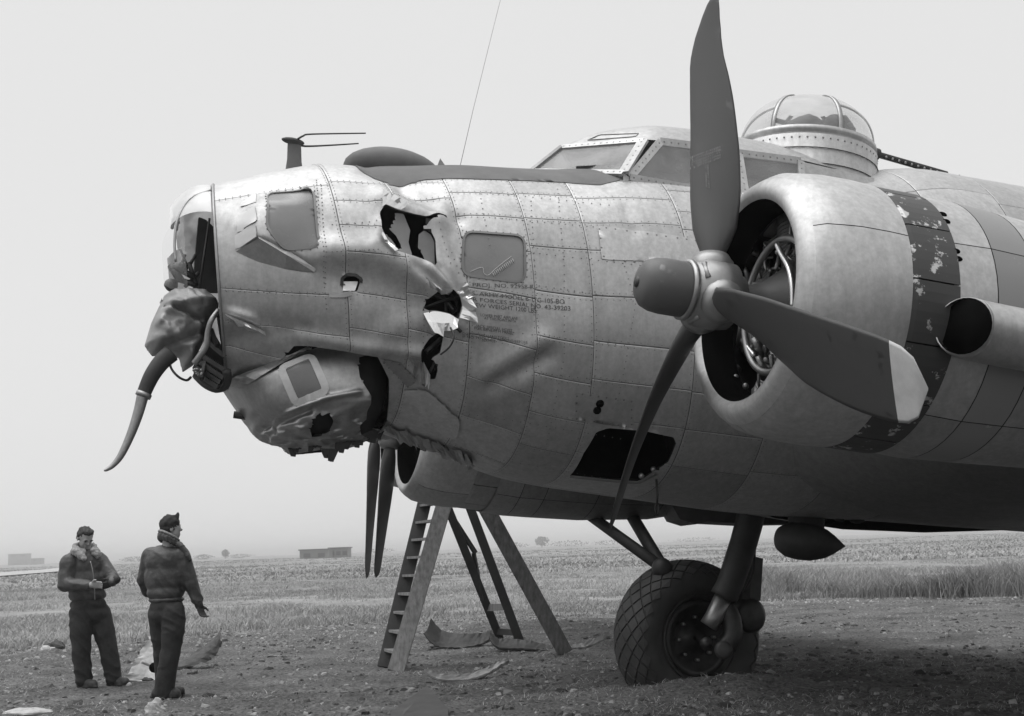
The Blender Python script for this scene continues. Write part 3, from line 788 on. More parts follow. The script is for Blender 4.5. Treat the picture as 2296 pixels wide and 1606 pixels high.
def chin_panel(name, poly, mat, off, n=10, riv=0, **k):
    P = [np.array(p, float) for p in poly]; V = []
    for i in range(n + 1):
        for j in range(n + 1):
            u, v = i / n, j / n
            q = (P[0] * (1 - u) + P[1] * u) * (1 - v) + (P[3] * (1 - u) + P[2] * u) * v; V.append(onchin(q[0], q[1], off)[0])
    Fc = [(i * (n + 1) + j, i * (n + 1) + j + 1, (i + 1) * (n + 1) + j + 1, (i + 1) * (n + 1) + j) for i in range(n) for j in range(n)]
    V, Fc = thick(V, Fc, .012, PORT); return mk(name, V, Fc, mat, CHIN, smooth=False, **k)
def rim(name, poly, w, mat, off, rr=8):
    g = dens(rpoly(poly, rr), 48); P = []; N = []
    for x, y in g:
        p, nn = onchin(x, y, off); P.append(p); N.append(nn)
    P = np.array(P); N = np.array(N); T = np.roll(P, -1, 0) - np.roll(P, 1, 0); T /= np.linalg.norm(T, axis=1)[:, None]; S = np.cross(T, N); m = len(P)
    V = np.concatenate([P + S * w / 2, P - S * w / 2, P + S * w / 2 - N * .02, P - S * w / 2 - N * .02]); Fc = []
    for i in range(m):
        j = (i + 1) % m; Fc += [(i, j, m + j, m + i), (i, 2 * m + i, 2 * m + j, j), (m + i, m + j, 3 * m + j, 3 * m + i)]
    return mk(name, V, Fc, mat, CHIN, smooth=False)
chin_panel('window_pane', [(636, 830), (697, 806), (727, 874), (666, 899)], M['shard'], .008)
rim('window_frame', [(630, 828), (698, 800), (733, 876), (664, 905)], .05, M['palepaint'], .016, 12)
rim('window_frame_edge', [(624, 826), (700, 794), (739, 876), (661, 911)], .012, M['rivet'], .012, 14)
chin_panel('shield_lip', [(522, 862), (690, 776), (700, 784), (545, 868)], M['alu2'], .02)
0 and chin_panel('shade_panel', [(790, 792), (842, 812), (838, 846), (800, 852)], M['darkpaint'], .015)
mk('gun_slot_ball', *sphere(on_p(716, 962, .30), .075, 14, 9), M['hub'], CHIN)
mk('gun_barrel', *tube([on_p(524, 930, -.12), on_p(640, 946, -.05)], .026, 10), M['steel'], CHIN)
mb = MB()
for k in range(26):
    f = k / 25; x = 655 + f * 200; y = 1012 - 6 * math.sin(f * 9) - f * 30 + (18 if .35 < f < .5 else 0)
    a = on_p(x, y - 14, .1 + .2 * math.sin(f * 3)); b = on_p(x + random.uniform(-6, 6), y + random.uniform(0, 14), .1 + .2 * math.sin(f * 3))
    w_ = AFT * .03 * random.uniform(.6, 1.3); V = np.array([a - w_, a + w_, b + w_ * .3, b - w_ * .6]); mb.add(*thick(V, [(0, 1, 2, 3)], .012, PORT + UP * .3))
mb.build('shredded_edge', M['darkpaint'], CHIN, smooth=False, kind='stuff')

# ------------------------------------------------------------------ mast, astrodome, whip aerial on the nose deck
MAST = mk('antenna_mast', *loft([np.array([on_p(660, y, 0) + AFT * (r * math.cos(t) * 1.9) + PORT * (r * .55 * math.sin(t)) - AFT * (0 if y > 350 else .0) for t in np.linspace(0, 2 * np.pi, 17)[:-1]])
                                for y, r in ((384, .034), (360, .028), (340, .027), (322, .026), (318, .03))]), M['anti'], BOMBER)
mk('mast_head', *sphere(on_p(657, 317, 0), np.array([.085, .03, .026]), 14, 8, ax=(AFT, PORT, UP)), M['steel'], MAST)
mk('prong', *tube(spline([on_p(668, 312, 0.02), on_p(680, 305, 0.02), on_p(700, 301, .02), on_p(820, 299, .02)], 16), np.linspace(.009, .005, 16), 6), M['steel'], MAST)
mk('prong', *tube(spline([on_p(668, 322, -.02), on_p(684, 328, -.02), on_p(740, 326, -.02), on_p(804, 322, -.02)], 16), np.linspace(.009, .005, 16), 6), M['steel'], MAST)
ac = on_p(879, 386, 0)
V, Fc = sphere(ac, np.array([.365, .33, .155]), 28, 14, ax=(AFT, PORT, UP)); Fc = [f for f in Fc if ((V[list(f)].mean(0) - ac) @ UP) > -.09]
AD = mk('astrodome', V, Fc, M['anti'], BOMBER)
0 and mk('dome_rim', *tube([ac + AFT * .37 * math.cos(t) + PORT * .335 * math.sin(t) + UP * .005 for t in np.linspace(0, 2 * np.pi, 41)[:-1]], .006, 6, closed=True), M['alu2'], AD)
V = np.array([on_p(980, 373, -.05), on_p(1000, 374, -.05), on_p(987, 355, 0), on_p(980, 373, .05), on_p(1000, 374, .05)])
mk('deck_fin', V, [(0, 1, 2), (4, 3, 2), (0, 2, 3), (1, 4, 2), (0, 3, 4, 1)], M['anti'], BOMBER, smooth=False)
mk('whip_aerial', *tube([on_p(1031, 376, 0), on_p(1060, 250, .0), on_p(1092, 120, .0), on_p(1122, 0, .0), on_p(1131, -40, 0)], [.0022, .002, .0018, .0016, .0015], 5), M['hub'], BOMBER)

# ------------------------------------------------------------------ cockpit canopy
def onskin(x, y, off=0.0):
    s = sp([(x, y)])[0]; return FS([s[0]], [s[1]], off)[0]
class CP: pass
A_ = on_p(1190, 385, 0); B_ = onskin(1398, 402, .0); B_ = on_p(1398, 388, loc(B_)[1] + .02)
pB = loc(B_)[1]
pC = pB - .17
C_ = on_p(1442, 316, pC); D_ = on_p(1258, 331, 0)
def mir(P): return P - PORT * 2 * ((P - CTR) @ PORT)
rp = {}
for nm, x, y, dp in (('e1', 1480, 318, .0), ('e2', 1560, 328, .02), ('e3', 1655, 344, .03), ('e4', 1795, 362, .03), ('s1', 1412, 398, .165), ('s2', 1560, 424, .2), ('s3', 1672, 446, .22), ('s4', 1800, 470, .22)):
    rp[nm] = on_p(x, y, pC + dp)
def quad_pane(name, P, mat, parent, n=1, d=.012, nrm=None):
    V, Fc = thick(np.array(P), [tuple(range(len(P)))], d, PORT if nrm is None else nrm); return mk(name, V, Fc, mat, parent, smooth=False)
# roof: crown line and eaves lofted across
crown = [(1262, 328), (1300, 311), (1340, 300), (1400, 293), (1450, 293), (1540, 302), (1640, 320), (1720, 335), (1820, 352), (1900, 368)]
eave = [(1262, 331), (1320, 327), (1370, 322), (1410, 318), (1446, 313), (1540, 322), (1655, 338), (1720, 348), (1800, 360), (1900, 385)]
rowsV = []
for (cx, cy), (ex, ey) in zip(spline(crown, 40), spline(eave, 40)):
    Cc = on_p(cx, cy, 0); f = np.clip((ex - 1262) / 180, 0, 1)
    E_ = on_p(ex, ey, .02 + (pC - .02) * f); Cq = on_p(cx, cy + 2, 0); row = []
    for k in range(-12, 13):
        w = k / 12; s = 1 - abs(w) ** 2.4
        base = E_ if w >= 0 else mir(E_); a = abs(w)
        mid = (E_ + mir(E_)) / 2
        row.append(mid + (base - mid) * a + (Cq - mid) * s)
    rowsV.append(row)
rowsV = np.array(rowsV)
V = rowsV.reshape(-1, 3); Fc = [(i * 25 + k, i * 25 + k + 1, (i + 1) * 25 + k + 1, (i + 1) * 25 + k) for i in range(39) for k in range(24)]
CAN = mk('cockpit_canopy', V, Fc, M['alu'], BOMBER, label='cockpit canopy with riveted window frames')
cpy = BVHTree.FromPolygons([Vector(v) for v in V], Fc)
def frame_bar(pts, w, name='canopy_frame', parent=None, t=.022, n=2, riv=.055, up=PORT):
    mb = MB()
    for a, b in zip(pts[:-1], pts[1:]):
        mb.add(*bar(a, b, w, t, up))
        d = np.linalg.norm(b - a); k = max(1, int(d / riv))
        for i in range(k):
            rivets(a + (b - a) * ((i + .5) / k) + np.asarray(up) * t / 2, np.asarray(up), .0085, .004)
    return mb.build(name, M['alu'], parent or CAN, smooth=False)
nW = np.cross(B_ - A_, D_ - A_); nW /= np.linalg.norm(nW); nW = nW if nW @ PORT > 0 else -nW
for side in (1, -1):
    g = (lambda P: P) if side == 1 else mir
    a, b, c, d = g(A_), g(B_), g(C_), g(D_)
    nn = nW if side == 1 else nW - 2 * PORT * (nW @ PORT)
    quad_pane('windscreen_pane', [a, b, c, d], M['canopyglass'], CAN, nrm=nn)
    frame_bar([a, b], .05, up=nn); frame_bar([b, c], .085, up=nn); frame_bar([c, d], .05, up=nn); frame_bar([d, a], .05, up=nn)
    sd = PORT * side
    s1, s2, s3, s4, e1, e2, e3, e4 = [g(rp[k]) for k in ('s1', 's2', 's3', 's4', 'e1', 'e2', 'e3', 'e4')]
    quad_pane('side_window_pane', [s1, s2, s3, e3, e2, e1], M['canopyglass'], CAN, nrm=sd)
    quad_pane('side_window_pane', [s3, s4, e4, e3], M['canopyglass'], CAN, nrm=sd)
    frame_bar([s1, e1], .06, up=sd); frame_bar([e1, e2, e3, e4], .06, up=sd); frame_bar([s1, s2, s3, s4], .05, up=sd); frame_bar([s3, e3], .07, up=sd); frame_bar([s4, e4], .06, up=sd)
    # skirt from the sill down into the skin
    low_pts = [p - UP * .55 + sd * .10 for p in (b, s1, s2, s3, s4)]; top_pts = [b, s1, s2, s3, s4]
    V = np.array(top_pts + low_pts); Fc = [(i, i + 1, 6 + i, 5 + i) for i in range(4)]
    V, Fc = thick(V, Fc, .01, sd); mk('sill_skin', V, Fc, M['alu'], CAN, smooth=False)
    # tail of the cabin
    tail = [s4, e4, g(on_p(1960, 400, pC + .03)), g(on_p(1960, 520, pC + .24))]
    V, Fc = thick(np.array(tail), [(0, 1, 2, 3)], .01, sd); mk('cabin_side_skin', V, Fc, M['alu'], CAN, smooth=False)
    V, Fc = thick(np.array([d, c, g(rowsV[12, 20])]), [(0, 1, 2)], .01, nn)
# cabin inside: seats' armour and instrument coaming, dark
mk('instrument_coaming', *bar(on_p(1330, 386, -.5), on_p(1330, 386, .45), .25, .10), M['darkpaint'], CAN, smooth=False)
for p_ in (-.4, .35): mk('seat_armour', *bar(on_p(1560, 440, p_), on_p(1566, 380, p_), .26, .05, AFT), M['darkpaint'], CAN, smooth=False)
0 and mk('cabin_rear_bulkhead', *bar(on_p(1700, 460, 0), on_p(1700, 352, 0), .9, .04, AFT), M['darkpaint'], CAN, smooth=False)
# roof hatch outlines
def onroof(x, y, off=.004):
    d = Vector(ray(x, y)).normalized(); h, n_, _, _ = cpy.ray_cast(Vector(CAM), d)
    if h is None: return None
    n_ = np.array(n_); n_ = n_ if n_ @ np.array(d) < 0 else -n_
    return np.array(h) + n_ * off
for poly in ([(1318, 315), (1345, 303), (1432, 300), (1425, 307)],):
    P = [onroof(x, y) for x, y in dens(poly, 28)]; P = [p for p in P if p is not None]
    if len(P) > 6: mk('eyebrow_window_frame', *tube(P, .004, 5, closed=True), M['alu2'], CAN)

# ------------------------------------------------------------------ top turret
tc_ = on_p(1806, 341, 0); TR = .55
TUR = mk('top_turret', *revolve(tc_, UP, AFT, PORT, [(-.62, TR + .05), (-.05, TR + .035), (-.045, TR + .01), (-.02, TR + .01), (-.015, TR + .03), (.025, TR + .025), (.03, TR), (.0, TR - .05)], 56), M['alu'], BOMBER, label='glazed gun turret on top of the fuselage')
dp = [(.03 + .40 * math.sin(a), TR * (.985 * math.cos(a)) ** .72 if math.cos(a) > 1e-6 else .001) for a in np.linspace(0, math.pi / 2, 14)]
mk('turret_dome', *revolve(tc_, UP, AFT, PORT, dp, 40), M['domeglass'], TUR)
for az in (-52, 2, 60, 128, 180, 240):
    a_ = R(az) + math.pi / 2; pts = [tc_ + UP * h + (AFT * math.cos(a_) + PORT * math.sin(a_)) * (r + .006) for h, r in dp[:11]]
    w = []; Fc = []; tdir = -AFT * math.sin(a_) + PORT * math.cos(a_)
    mb = MB()
    V, Fc = loft([np.array([p + tdir * x + (p - tc_ - UP * .1) / np.linalg.norm(p - tc_ - UP * .1) * y for x, y in ((-.018, -.006), (.018, -.006), (.018, .006), (-.018, .006))]) for p in spline(pts, 24)]); mb.add(V, Fc)
    mb.build('dome_rib', M['alu2'], TUR)
0 and mk('dome_cap_ring', *tube([tc_ + UP * .455 + (AFT * math.cos(t) + PORT * math.sin(t)) * .21 for t in np.linspace(0, 2 * np.pi, 33)[:-1]], .016, 6, closed=True), M['alu2'], TUR)
for zz in (-.17, -.30): mk('collar_seam', *tube([tc_ + UP * zz + (AFT * math.cos(t) + PORT * math.sin(t)) * (TR + .038 - zz * .026) for t in np.linspace(0, 2 * np.pi, 49)[:-1]], .0035, 5, closed=True), M['steel'], TUR)
for k in range(60):
    t = 2 * math.pi * k / 60; d_ = AFT * math.cos(t) + PORT * math.sin(t); rivets(tc_ + UP * -.085 + d_ * (TR + .036), d_, .009, .005)
mb = MB()
V, Fc = sphere(on_p(1800, 300, .05), np.array([.20, .2, .13]), 14, 8); mb.add(V + fnoise(V, 7)[:, None] * .04, Fc)
V, Fc = sphere(on_p(1872, 300, .0), np.array([.16, .2, .16]), 14, 8); mb.add(V + fnoise(V, 7)[:, None] * .05, Fc)
mb.add(*tube([on_p(1740, 270, .05), on_p(1880, 310, .05)], .022, 8)); mb.add(*tube([on_p(1790, 285, .1), on_p(1850, 300, .1)], .03, 8))
mb.build('gun_sight', M['darkpaint'], TUR)
for k, dpz in enumerate((.24, -.24)):
    a, b = on_p(1955, 343, dpz), on_p(2122, 391, dpz)
    g = mk('gun_barrel', *tube([a, a + (b - a) * .08, a + (b - a) * .08, b], [.05, .05, .026, .026], 10), M['darkpaint'], TUR)
    mb = MB()
    for i in range(9):
        c = a + (b - a) * (.17 + .085 * i); x_, y_, d_ = frame_of(b - a)
        v_ = CAM - c; v_ = v_ - d_ * (v_ @ d_); v_ /= np.linalg.norm(v_)
        mb.add(*tube([c + v_ * .02, c + v_ * .0268], .011, 8))
    mb.build('cooling_hole', M['alu'], TUR, kind='stuff')
# stubs on the spine further aft
for x, y, w in ((2215, 423, .06), (2262, 434, .10)):
    s = sp([(x, y + 14)])[0]; mk('spine_fitting', *bar(FS([s[0]], [.05], -.02)[0], FS([s[0] + .15], [.05], .03)[0], .05, .05), M['anti'], FUSE, smooth=False)
# ------------------------------------------------------------------ engines, cowlings, nacelles
PSN = R(17.5)
def axes(psi=PSN, al=ALP):
    n = np.array([-math.cos(psi) * math.cos(al), -math.sin(psi) * math.cos(al), math.sin(al)])
    p = np.array([math.sin(psi), -math.cos(psi), 0.0]); u = np.cross(n, p); u = u if u[2] > 0 else -u
    return n, p, u
def blade_sections(hub, rad, tang, ax, bend, n=26, chord=1.0, rake=0.0, dbeta=0.0):
    """twisted, tapered blade; bend: displacement vector reached at the tip"""
    RR = 1.765; rows = []; fl = []
    m = 14
    for i in range(n + 1):
        r = .14 + (RR - .14) * (i / n) ** .92; f = r / RR
        c = np.interp(f, [.08, .11, .15, .2, .3, .45, .62, .78, .88, .94, .975, .992, 1.0], [.11, .12, .19, .265, .315, .325, .31, .29, .27, .235, .17, .10, .012]) * chord
        th = np.interp(f, [.08, .14, .2, .3, .5, .8, 1.0], [.11, .112, .085, .055, .032, .018, .006])
        beta = R(np.interp(f, [.1, .25, .5, .75, 1.0], [62, 52, 38, 28, 22]) + dbeta * f)
        if rake: c *= np.interp(f, [.62, .7, .8, .87, .92, .96, .985, 1.0], [1, .97, .88, .76, .62, .55, .5, .6])
        cd = tang * math.cos(beta) + ax * math.sin(beta); nd = np.cross(cd, rad); nd /= np.linalg.norm(nd)
        o = hub + rad * r + bend * max(0, (f - .15) / .85) ** 2.2 - cd * rake * max(0, (f - .76) / .24) ** 1.7
        for k in range(m):
            t = 2 * math.pi * k / m
            x = math.cos(t); y = math.sin(t); wgt = 1.0 if f < .2 else (1 - .35 * (x < 0) * abs(x))
            rows.append(o + cd * (x * c / 2 - c * .04) + nd * (y * th / 2 * wgt))
    Fc = []; fm = []
    for i in range(n):
        for k in range(m):
            k2 = (k + 1) % m; Fc.append((i * m + k, i * m + k2, (i + 1) * m + k2, (i + 1) * m + k)); fm.append(1 if i >= n - 3 else 0)
    Fc.append(tuple(n * m + k for k in range(m))); fm.append(1)
    return np.array(rows), Fc, fm
def hub_ring_bolts(mb, o, n, p, u): ...
def propeller(hub, n, p, u, th0, tips=None, bends=None, pale_tip=(False, False, False), label=None, chord=(1, 1, 1), rake=(0, 0, 0), dbeta=(0, 0, 0)):
    PR = mk('propeller', *revolve(hub, n, p, u, [(-.17, .06), (-.16, .12), (-.11, .13), (-.10, .175), (-.02, .185), (.07, .18), (.10, .155), (.14, .15), (.14, .02)], 28), M['hub'], BOMBER, label=label)
    mk('hub_dome', *revolve(hub, n, p, u, [(.145, .140), (.17, .146), (.28, .146), (.33, .140), (.375, .122), (.402, .09), (.415, .045), (.418, .001)], 32), M['dome'], PR)
    mk('dome_ring', *revolve(hub, n, p, u, [(.132, .150), (.134, .160), (.160, .160), (.163, .147)], 32), M['alu2'], PR)
    mk('dome_plug', *revolve(hub, n, p, u, [(.413, .030), (.424, .028), (.426, .001)], 12), M['steel'], PR)
    for i in range(3):
        a = th0 + i * 2 * math.pi / 3; rad = math.cos(a) * u + math.sin(a) * p
        tang = (-math.sin(a) * u + math.cos(a) * p) * -1          # leading edge side
        bend = np.zeros(3) if bends is None else n * bends[i][0] + tang * bends[i][1] + rad * (bends[i][2] if len(bends[i]) > 2 else 0)
        if tips is not None and tips[i] is not None:
            # the bend that carries the tip to where the photograph has it (along the axis and the tangent)
            b = np.array([0.0, 0.0])
            for _ in range(40):
                f_ = lambda b: proj(hub + rad * 1.765 + n * b[0] + tang * b[1])
                e = f_(b) - np.array(tips[i]); J = np.array([(f_(b + [1e-3, 0]) - f_(b)) / 1e-3, (f_(b + [0, 1e-3]) - f_(b)) / 1e-3]).T
                b = b - np.linalg.solve(J.T @ J + np.eye(2) * 40, J.T @ e + b * 40) * .6
            b = np.clip(b, -.26, .26)                      # a real blade bends only so far
            bend = n * b[0] + tang * b[1]
        V, Fc, fm = blade_sections(hub, rad, tang, n, bend, chord=chord[i], rake=rake[i], dbeta=dbeta[i])
        mk('blade', V, Fc, None, PR, mats=[M['prop'], M['tip'] if pale_tip[i] else M['prop']], fmat=fm)
        # barrel clamp with its bolts at the blade root
        mb = MB(); mb.add(*tube([hub + rad * .05, hub + rad * .17, hub + rad * .19, hub + rad * .215], [.115, .115, .10, .085], 20))
        mb.build('blade_clamp', M['hub'], PR)
        a2 = a + math.pi / 3; r2 = math.cos(a2) * u + math.sin(a2) * p; t2 = -math.sin(a2) * u + math.cos(a2) * p
        for s in (-.08, -.02, .04, .09):
            mk('clamp_bolt', *tube([hub + r2 * .15 + n * s - t2 * .055, hub + r2 * .15 + n * s + t2 * .055], .016, 8), M['hub'], PR)
    return PR
def engine_group(hub, n, p, u, label, full=True, lipd=.18, rad=.715, flen=.56):
    ax = -n
    o = hub + ax * lipd
    LIP = rad * .735
    inner = [(.20, LIP - .022), (.14, LIP - .025), (.06, LIP - .012), (.022, LIP + .012), (.004, LIP + .036), (.0, LIP + .055), (.006, LIP + .078), (.025, LIP + .105), (.06, LIP + .132), (.12, LIP + .165), (.20, rad - .012), (.30, rad), (.45, rad + .002), (flen, rad - .004)]
    COW = mk('engine_cowling', *revolve(o, ax, p, u, inner[3:9], 72), M['alu'], BOMBER, label=label)
    # the cowl skin in curved panels with seams
    segs = [(-2.62, -1.70), (-1.70, -.55), (-.55, .42), (.42, 1.45), (1.45, 2.45), (2.45, 3.66)] if full else [(-3.14, -1), (-1, 1), (1, 3.14)]
    for a0, a1 in segs:
        V, Fc = revolve(o, ax, p, u, inner[8:], 26, a0 + .004, a1 - .004)
        if full: V = V + (V - (o + ax * .3)) * (fnoise(V, 2.2)[:, None] * .006)
        mk('cowl_panel', V, Fc, M['alu'], COW)
    # cowl flaps, each a curved plate, slightly open
    nf = 14
    for k in range(nf):
        a0 = 2 * math.pi * k / nf + .10; a1 = a0 + 2 * math.pi / nf - .012
        V, Fc = revolve(o, ax, p, u, [(flen + .004, rad - .012), (flen + .03, rad - .006), (flen + .27, rad - .004)], 6, a0, a1)
        c = o + ax * .7; V2, F2 = thick(V, Fc, .010, (V - c - ax * ((V - c) @ ax)[:, None]) / rad)
        mk('cowl_flap', V2, F2, M['flap' if full else 'alu2'], COW, smooth=False)
    mk('inner_cowl', *revolve(o, ax, p, u, inner[:4], 64), M['black'], COW)  # throat coloured black, its shade put into the surface
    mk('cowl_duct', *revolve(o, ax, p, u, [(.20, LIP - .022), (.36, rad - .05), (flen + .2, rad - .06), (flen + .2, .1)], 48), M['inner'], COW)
    return COW, o, ax
n2, p2, u2 = axes()
PROP2 = propeller(HUB2, n2, p2, u2, R(-5), tips=[(1558, 3), (2080, 872), (1369, 1190)], pale_tip=(False, True, False), label='three bladed propeller with dark blades, nearest one', chord=(.88, 1.45, .76), rake=(.15, 0, 0), dbeta=(0, 0, 9))
COW2, O2, AX2 = engine_group(HUB2, n2, p2, u2, 'bare metal cowling of the near engine')
# the engine
E2 = mk('engine', *revolve(HUB2, AX2, p2, u2, [(.10, .07), (.22, .085), (.28, .11), (.35, .16), (.40, .20), (.44, .24), (.48, .26), (.52, .26), (.53, .1)], 36), M['case'], BOMBER, label='radial engine inside the near cowling')
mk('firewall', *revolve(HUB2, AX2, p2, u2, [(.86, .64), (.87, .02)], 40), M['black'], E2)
for k in range(9):
    a = 2 * math.pi * (k + .5) / 9; d = math.cos(a) * u2 + math.sin(a) * p2; c = HUB2 + AX2 * .55
    mb = MB(); prof = []
    for i in range(12): prof += [(.26 + i * .024, .092), (.26 + i * .024 + .010, .092), (.26 + i * .024 + .011, .075), (.26 + i * .024 + .023, .075)]
    x_, y_, _ = frame_of(d); mb.add(*revolve(c, d, x_, y_, prof, 14))
    mb.add(*sphere(c + d * .56, np.array([.1, .1, .07]), 10, 6, ax=(AX2, np.cross(d, AX2), d)))
    mb.build('cylinder', M['cyl'], E2)
    t = np.cross(d, AX2)
    for s in (-.05, .05): mk('pushrod_tube', *tube([HUB2 + AX2 * .44 + d * .27 + t * s, HUB2 + AX2 * .55 + d * .56 + t * s * 1.9], .013, 7), M['hub'], E2)
    mk('ignition_lead', *tube(spline([HUB2 + AX2 * .40 + d * .36 + t * .05, HUB2 + AX2 * .42 + d * .45 + t * .10, HUB2 + AX2 * .52 + d * .54 + t * .03], 8), .009, 5), M['hub'], E2)
t_ = np.linspace(0, 2 * np.pi, 49)[:-1]
mk('ignition_ring', *tube([HUB2 + AX2 * .38 + (math.cos(a) * u2 + math.sin(a) * p2) * .36 for a in t_], .020, 8, closed=True), M['hub'], E2)
def eng(px, py, a):                              # point on the plane a metres behind the hub
    d = ray(px, py); t = ((HUB2 + AX2 * a - CAM) @ AX2) / (d @ AX2); return CAM + d * t
mk('bright_pipe', *tube(spline([eng(1742, 548, .36), eng(1752, 570, .36), eng(1768, 600, .36), eng(1776, 640, .36), eng(1776, 690, .36)], 20), .016, 8), M['pipe'], E2)
mk('bright_pipe', *tube(spline([eng(1664, 762, .38), eng(1678, 780, .38), eng(1692, 798, .38)], 8), .013, 8), M['pipe'], E2)
mk('magneto_drum', *revolve(eng(1708, 499, .42), AX2, p2, u2, [(.1, .075), (0, .075), (-.015, .06), (-.02, .02), (-.03, .018), (-.03, .001)], 22), M['hub'], E2)
for (x, y), (x2, y2), r_ in (((1652, 548), (1668, 552), .022), ((1660, 562), (1700, 572), .014), ((1662, 590), (1680, 640), .014), ((1690, 640), (1720, 650), .02), ((1700, 800), (1712, 850), .018), ((1738, 870), (1726, 905), .035),
                             ((1662, 700), (1650, 790), .012), ((1690, 760), (1705, 800), .022), ((1640, 820), (1660, 830), .012)):
    mk('engine_fitting', *tube([eng(x, y, .38), eng((x + x2) / 2 + 3, (y + y2) / 2 - 3, .40), eng(x2, y2, .44)], r_, 8), M['hub'], E2)
for (x, y) in ((1668, 552), (1745, 566), (1722, 652), (1718, 808), (1650, 846), (1672, 866), (1730, 888), (1696, 880)):
    mk('engine_nut', *sphere(eng(x, y, .36), .018, 8, 5), M['hub'], E2)
for k in range(34):
    a = rng.uniform(0, 6.28); r0 = rng.uniform(.26, .47); d = math.cos(a) * u2 + math.sin(a) * p2; t = np.cross(d, AX2); b = HUB2 + AX2 * rng.uniform(.40, .54) + d * r0
    e = b + d * rng.uniform(-.06, .1) + t * rng.uniform(-.12, .12) + AX2 * rng.uniform(-.03, .06)
    mk('engine_wire', *tube(spline([b, (b + e) / 2 + d * rng.uniform(-.04, .04) - AX2 * .02, e], 7), rng.uniform(.005, .011), 5), M['alu2' if k % 3 == 0 else 'hub'], E2)
# nacelle behind the flaps: painted bands and bare bands
def nacelle(o, ax, p, u, rad, full=True):
    NB_ = [(.93, .80, 'alu'), (1.30, .0, 'band'), (1.80, .0, 'alu'), (2.6, .0, 'alu')]
    xs = [.80, 1.05, 1.30, 1.85, 2.6, 3.4]; rr = [rad - .022, rad - .01, rad - .02, rad - .05, rad - .14, rad - .34]
    mats = ['alu', 'band', 'alu', 'alu2', 'alu2']
    NAC = mk('nacelle', *revolve(o, ax, p, u, [(x, r - .02) for x, r in zip(xs, rr)], 48), M['inner'], BOMBER, label='engine nacelle behind the cowling')
    for i in range(5):
        for a0, a1 in ((-2.2, -.9), (-.9, .45), (.45, 1.50), (1.50, 2.9), (2.9, 4.08)):
            if full and i == 0 and 0.45 < a0 < 2.8: pass
            prof = [(xs[i] + .003 + (xs[i + 1] - xs[i] - .006) * f, rr[i] * (1 - f) + rr[i + 1] * f) for f in (0, .25, .5, .75, 1)]
            V, Fc = revolve(o, ax, p, u, prof, 12, a0 + .004, a1 - .004); mk('nacelle_panel', V, Fc, M[mats[i] if a0 < 1.2 and full else 'alu2'], NAC)  # lower and far panels: shade painted in as the darker metal
    return NAC
NAC2 = nacelle(O2, AX2, p2, u2, .72)
# louvre pairs on the nacelle side
def on_rev(px, py, r):                            # sight line meets the nacelle cylinder of radius r
    d = ray(px, py); w = CAM - O2; da = d - AX2 * (d @ AX2); wa = w - AX2 * (w @ AX2)
    A_, B_, C_ = da @ da, 2 * da @ wa, wa @ wa - r * r; D_ = max(0, B_ * B_ - 4 * A_ * C_)
    return CAM + d * ((-B_ - math.sqrt(D_)) / (2 * A_))
for (x, y) in ((2113, 481), (2121, 497), (2143, 563), (2148, 580)):
    mk('louvre', *sphere(on_rev(x, y, .704), np.array([.028, .006, .014]), 10, 6, ax=(AX2, p2, u2)), M['black'], NAC2)
# exhaust shroud along the outboard side with its mouth blackened for shade
sc0 = on_rev(2158, 732, .80); sc1 = sc0 + AX2 * 1.6 + p2 * .10 - u2 * .06
sc0 = sc0 - p2 * .04
SH = mk('exhaust_shroud', *tube(spline([sc0 + p2 * .05, sc0 + (sc1 - sc0) * .06 + p2 * .01, sc0 + (sc1 - sc0) * .3, sc0 + (sc1 - sc0) * .6, sc1], 24), np.concatenate([[.142, .147, .150], np.full(21, .152)]), 28, caps=False), M['alu'], BOMBER, label='round exhaust shroud beside the near nacelle')
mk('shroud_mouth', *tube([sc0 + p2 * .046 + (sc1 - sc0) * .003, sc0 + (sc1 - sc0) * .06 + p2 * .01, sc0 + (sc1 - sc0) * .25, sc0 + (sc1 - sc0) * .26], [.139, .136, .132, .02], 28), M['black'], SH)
0 and mk('shroud_lip', *tube([sc0 + .131 * (math.cos(a) * p2 + math.sin(a) * u2) for a in np.linspace(0, 2 * np.pi, 33)[:-1]], .010, 6, closed=True), M['steel'], SH)
0 and revolve(O2, AX2, p2, u2, [(.93, .765), (1.0, .80), (1.5, .82), (3.0, .66)], 10, -.02, .50)

# ------------------------------------------------------------------ wings
def wing(side):
    secs = []
    for p_, le, ch, z in ((.7, 1.75, 5.6, -.12), (1.3, 1.85, 5.4, -.08), (3.22, 2.15, 4.75, .06), (6.4, 2.85, 3.7, .30), (10.5, 3.7, 2.6, .62), (15.3, 4.9, 1.3, 1.0)):
        prof = []
        for f in (1, .85, .65, .45, .3, .18, .1, .045, .012, 0, .012, .045, .1, .18, .3, .45, .65, .85):
            up = len(prof) < 9
            th_ = .085 * (2.97 * math.sqrt(f) - 1.26 * f - 3.516 * f * f + 2.843 * f ** 3 - 1.015 * f ** 4) / .6 * .95
            camb = .025 * math.sin(math.pi * f); prof.append((f, camb + (th_ if up else -th_)))
        secs.append(np.array([CTR + AFT * (le + ch * f) + PORT * side * p_ + UP * (z + ch * v - .02 * ch * (f - .25)) for f, v in prof]))
    rows = []
    for i in range(len(secs) - 1):
        for k in range(3): rows.append(secs[i] * (1 - k / 3) + secs[i + 1] * k / 3)
    rows.append(secs[-1]); V, Fc = loft(rows)
    W = mk('wing', V, Fc, M['alu2'], BOMBER, label='port wing' if side > 0 else 'starboard wing')
    return W, secs
WP, secP = wing(1); WS, secS = wing(-1)

